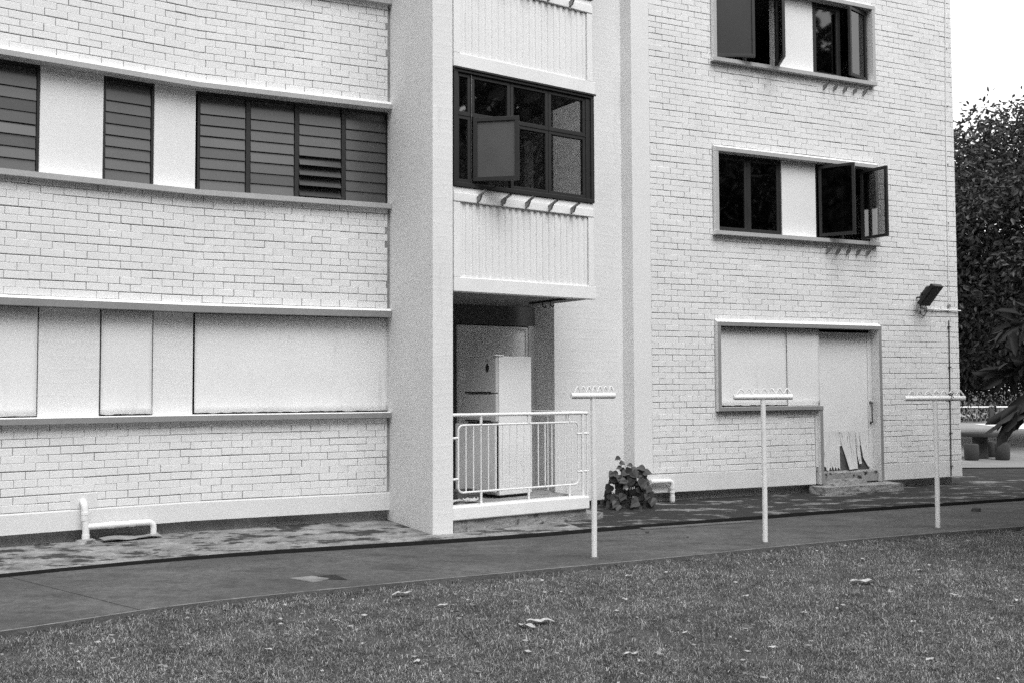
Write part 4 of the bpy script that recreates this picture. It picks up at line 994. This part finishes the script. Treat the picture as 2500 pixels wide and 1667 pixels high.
sprig([(6.5, 9.7, 2.4), (5.8, 9.5, 1.85), (4.95, 9.4, 1.55), (4.66, 9.35, 1.36)], 30, .32, (-.55, -.1, -.85))


# unseen trees added across the lawn to shade the walls and darken the panes
rng = np.random.default_rng(77); cs = []
for i in range(9):
    cx, cy, hh = -30 + i * 6.4 + rng.normal() * .8, -9 + rng.normal() * 1.5, rng.uniform(13, 16)
    k = 190; dd = nrm(rng.normal(size=(k, 3))) * rng.uniform(.4, 1, size=(k, 1)) ** .5; cs.append(np.array([cx, cy, hh * .58]) + dd * np.array([4.0, 3.2, hh * .44]))
for i in range(7):
    cx, cy, hh = 24 + rng.normal() * 1.2, -12 + i * 4.6 + rng.normal() * .5, rng.uniform(13, 17)
    k = 210; dd = nrm(rng.normal(size=(k, 3))) * rng.uniform(.4, 1, size=(k, 1)) ** .5; cs.append(np.array([cx, cy, hh * .55]) + dd * np.array([2.8, 3.4, hh * .47]))
cs = np.concatenate(cs); cen = np.repeat(cs, 14, axis=0); ofs = rng.normal(size=cen.shape) * .55
ob = bpy.data.objects.new('wood', leaf_mesh('wood', cen + ofs, nrm(ofs + rng.normal(size=ofs.shape) * .4), rng.uniform(.5, .9, len(cen)), .6, 'leaf_far')); COL.objects.link(ob); ob['kind'] = 'stuff'; tag(ob, 'unseen dark trees added opposite the apartment block to shade it and darken its panes', 'wood')

# ------------------------------------------------------------------ lawn grass
def edge_y(x): return np.interp(x, [p[0] for p in PTE], [p[1] for p in PTE])
NB = 900000
yy = 4.6 + (RNG.random(NB) ** 1.25) * 9.2
xx = (RNG.random(NB) * 2 - 1) * (.54 * yy + .5)
ok = (yy < edge_y(xx) - .035 + .04 * np.sin(xx * 5.1) * np.sin(xx * 12.7 + 1) + RNG.normal(size=NB) * .035) & (xx < 9)
xx, yy = xx[ok], yy[ok]
def fbm(x, y):
    return (np.sin(x * 2.3 + 1.7 * np.sin(y * 1.9)) + np.sin(y * 3.1 + 1.3 * np.sin(x * 2.7 + .5)) + .7 * np.sin(x * 7.1 + y * 5.3) + .7 * np.sin(x * 5.9 - y * 8.3)) / 3.4
cl = fbm(xx, yy); keep = RNG.random(len(xx)) < .66 + .34 * (cl * .6 + .8 * fbm(xx * 3.7 + 2, yy * 3.1))
xx, yy, cl = xx[keep], yy[keep], cl[keep]
bare = fbm(xx * 1.3 + 5, yy * 1.6 + 2) + .5 * fbm(xx * 4.1, yy * 4.7 + 3); kp = (bare < .62) | (RNG.random(len(xx)) < .28)
xx, yy, cl = xx[kp], yy[kp], cl[kp]
tx = RNG.uniform(-6, 8, 170); ty = edge_y(tx) - RNG.uniform(-.03, .10, 170); tn = 26
xx = np.concatenate([xx, np.repeat(tx, tn) + RNG.normal(size=170 * tn) * .022]); yy = np.concatenate([yy, np.repeat(ty, tn) + RNG.normal(size=170 * tn) * .022]); cl = np.concatenate([cl, np.full(170 * tn, 2.6)])
n = len(xx); az = RNG.random(n) * 2 * np.pi; ln = (.018 + .034 * RNG.random(n) ** 1.4 + .012 * np.clip(cl, 0, 3)); lean = RNG.uniform(.7, 1.85, n); wd = RNG.uniform(.0008, .0019, n)
d = np.stack([np.cos(az), np.sin(az)], 1); sdv = np.stack([-np.sin(az), np.cos(az)], 1)
def pt3(h, k, wsc):   # point along blade
    x = xx + d[:, 0] * ln * h * np.sin(lean * k) + sdv[:, 0] * wd * wsc; y = yy + d[:, 1] * ln * h * np.sin(lean * k) + sdv[:, 1] * wd * wsc; z = -.075 + ln * h * np.cos(lean * k)
    return np.stack([x, y, z], 1)
v = np.stack([pt3(0, 1, -1), pt3(0, 1, 1), pt3(.55, .6, 1), pt3(.55, .6, -1), pt3(1.0, 1.0, 0)], 1)
v[:, :2, 2] -= .004
me = bpy.data.meshes.new('grass'); me.vertices.add(n * 5); me.vertices.foreach_set('co', v.reshape(-1))
me.loops.add(n * 7); me.polygons.add(n * 2)
me.loops.foreach_set('vertex_index', (np.arange(n)[:, None] * 5 + np.array([[0, 1, 2, 3, 3, 2, 4]])).reshape(-1))
ls = np.stack([np.arange(n) * 7, np.arange(n) * 7 + 4], 1).reshape(-1); lt = np.tile([4, 3], n)
me.polygons.foreach_set('loop_start', ls); me.polygons.foreach_set('loop_total', lt)
me.materials.append(MATS['grass']); me.update(calc_edges=True)
ob = bpy.data.objects.new('grass', me); COL.objects.link(ob); ob['kind'] = 'stuff'; tag(ob, 'short patchy lawn grass in front of the path', 'grass')

# dead leaves on the lawn
def dead_leaf(i, x, y, L_, label, az=None):
    rnd = random.Random(100 + i); az = rnd.uniform(0, 6.28) if az is None else az; m = MB(); vs = []; ns = 8
    for k in range(ns + 1):
        u = k / ns; w_ = L_ * .20 * math.sin(math.pi * min(1, u * .95 + .03)) ** .7; cz = .018 + .08 * L_ * math.sin(u * 5 + i) ** 2
        for q, dz in ((-1, .28), (0, 0), (1, .22)):
            a = (u - .5) * L_; b = q * w_; vs.append((x + a * math.cos(az) - b * math.sin(az), y + a * math.sin(az) + b * math.cos(az), -.075 + cz + dz * w_ + rnd.uniform(0, .006)))
    m.add(vs, [(k * 3 + j, k * 3 + j + 1, k * 3 + j + 4, k * 3 + j + 3) for k in range(ns) for j in (0, 1)], 'dry_leaf')
    ob = m.build('dead_leaf', None, smooth=True); tag(ob, label, 'leaf', 'dead leaves on the lawn'); return ob
small = 'small curled pale dead leaf lying in the lawn grass'
big = [(-.92, 8.33, .22, 'pale curled dead leaf at the lawn edge near the broken access cover', .4), (.20, 7.33, .26, 'largest pale twisted dead leaf out on the open lawn', .1), (.10, 7.20, .20, 'pale dead leaf crossing under the largest twisted leaf', -.7), (.75, 6.45, .14, 'pale dead leaf alone on the near lawn', .3), (3.05, 8.75, .30, 'flat pale dead leaf on the lawn past the middle clothes pole', .1)]
for i, (x, y, L_, lb, az) in enumerate(big): dead_leaf(i, x, y, L_ * .78, lb, az)
spots = [(1.05, 9.1), (1.42, 9.25), (3.75, 9.3), (3.95, 9.55), (4.6, 10.5), (3.45, 9.9), (-.55, 7.9), (-.35, 8.1), (2.4, 9.3), (1.9, 8.2), (2.2, 7.6), (.9, 8.1), (3.6, 8.2), (4.3, 9.8), (-1.6, 6.6), (-.6, 6.3), (2.9, 7.3), (1.2, 7.0), (4.0, 8.0), (-1.3, 7.4), (.4, 8.4), (1.7, 6.6), (2.6, 6.3)]
for i, (x, y) in enumerate(spots): dead_leaf(20 + i, x, y, random.uniform(.05, .10), small)

# fine litter in the grass: nobody could count it
m = MB(); rnd = random.Random(91)
for i in range(900):
    y = rnd.uniform(5.2, 11.5); x = rnd.uniform(-1, 1) * (.53 * y + .3)
    if y > float(edge_y(x)) - .1: continue
    L_ = rnd.uniform(.008, .028); a_ = rnd.uniform(0, 6.28); c_, s_ = math.cos(a_) * L_, math.sin(a_) * L_; z = -.075 + rnd.uniform(.008, .035); t_ = rnd.uniform(-.006, .012)
    m.add([(x - c_, y - s_, z), (x + s_ * .4, y - c_ * .4, z + t_), (x + c_, y + s_, z + t_ * .5), (x - s_ * .4, y + c_ * .4, z - .003)], [(0, 1, 2, 3)], 'litter')
m.build('leaf_litter', None, kind='stuff', label='fine scraps of dry leaf scattered through the lawn', category='litter')
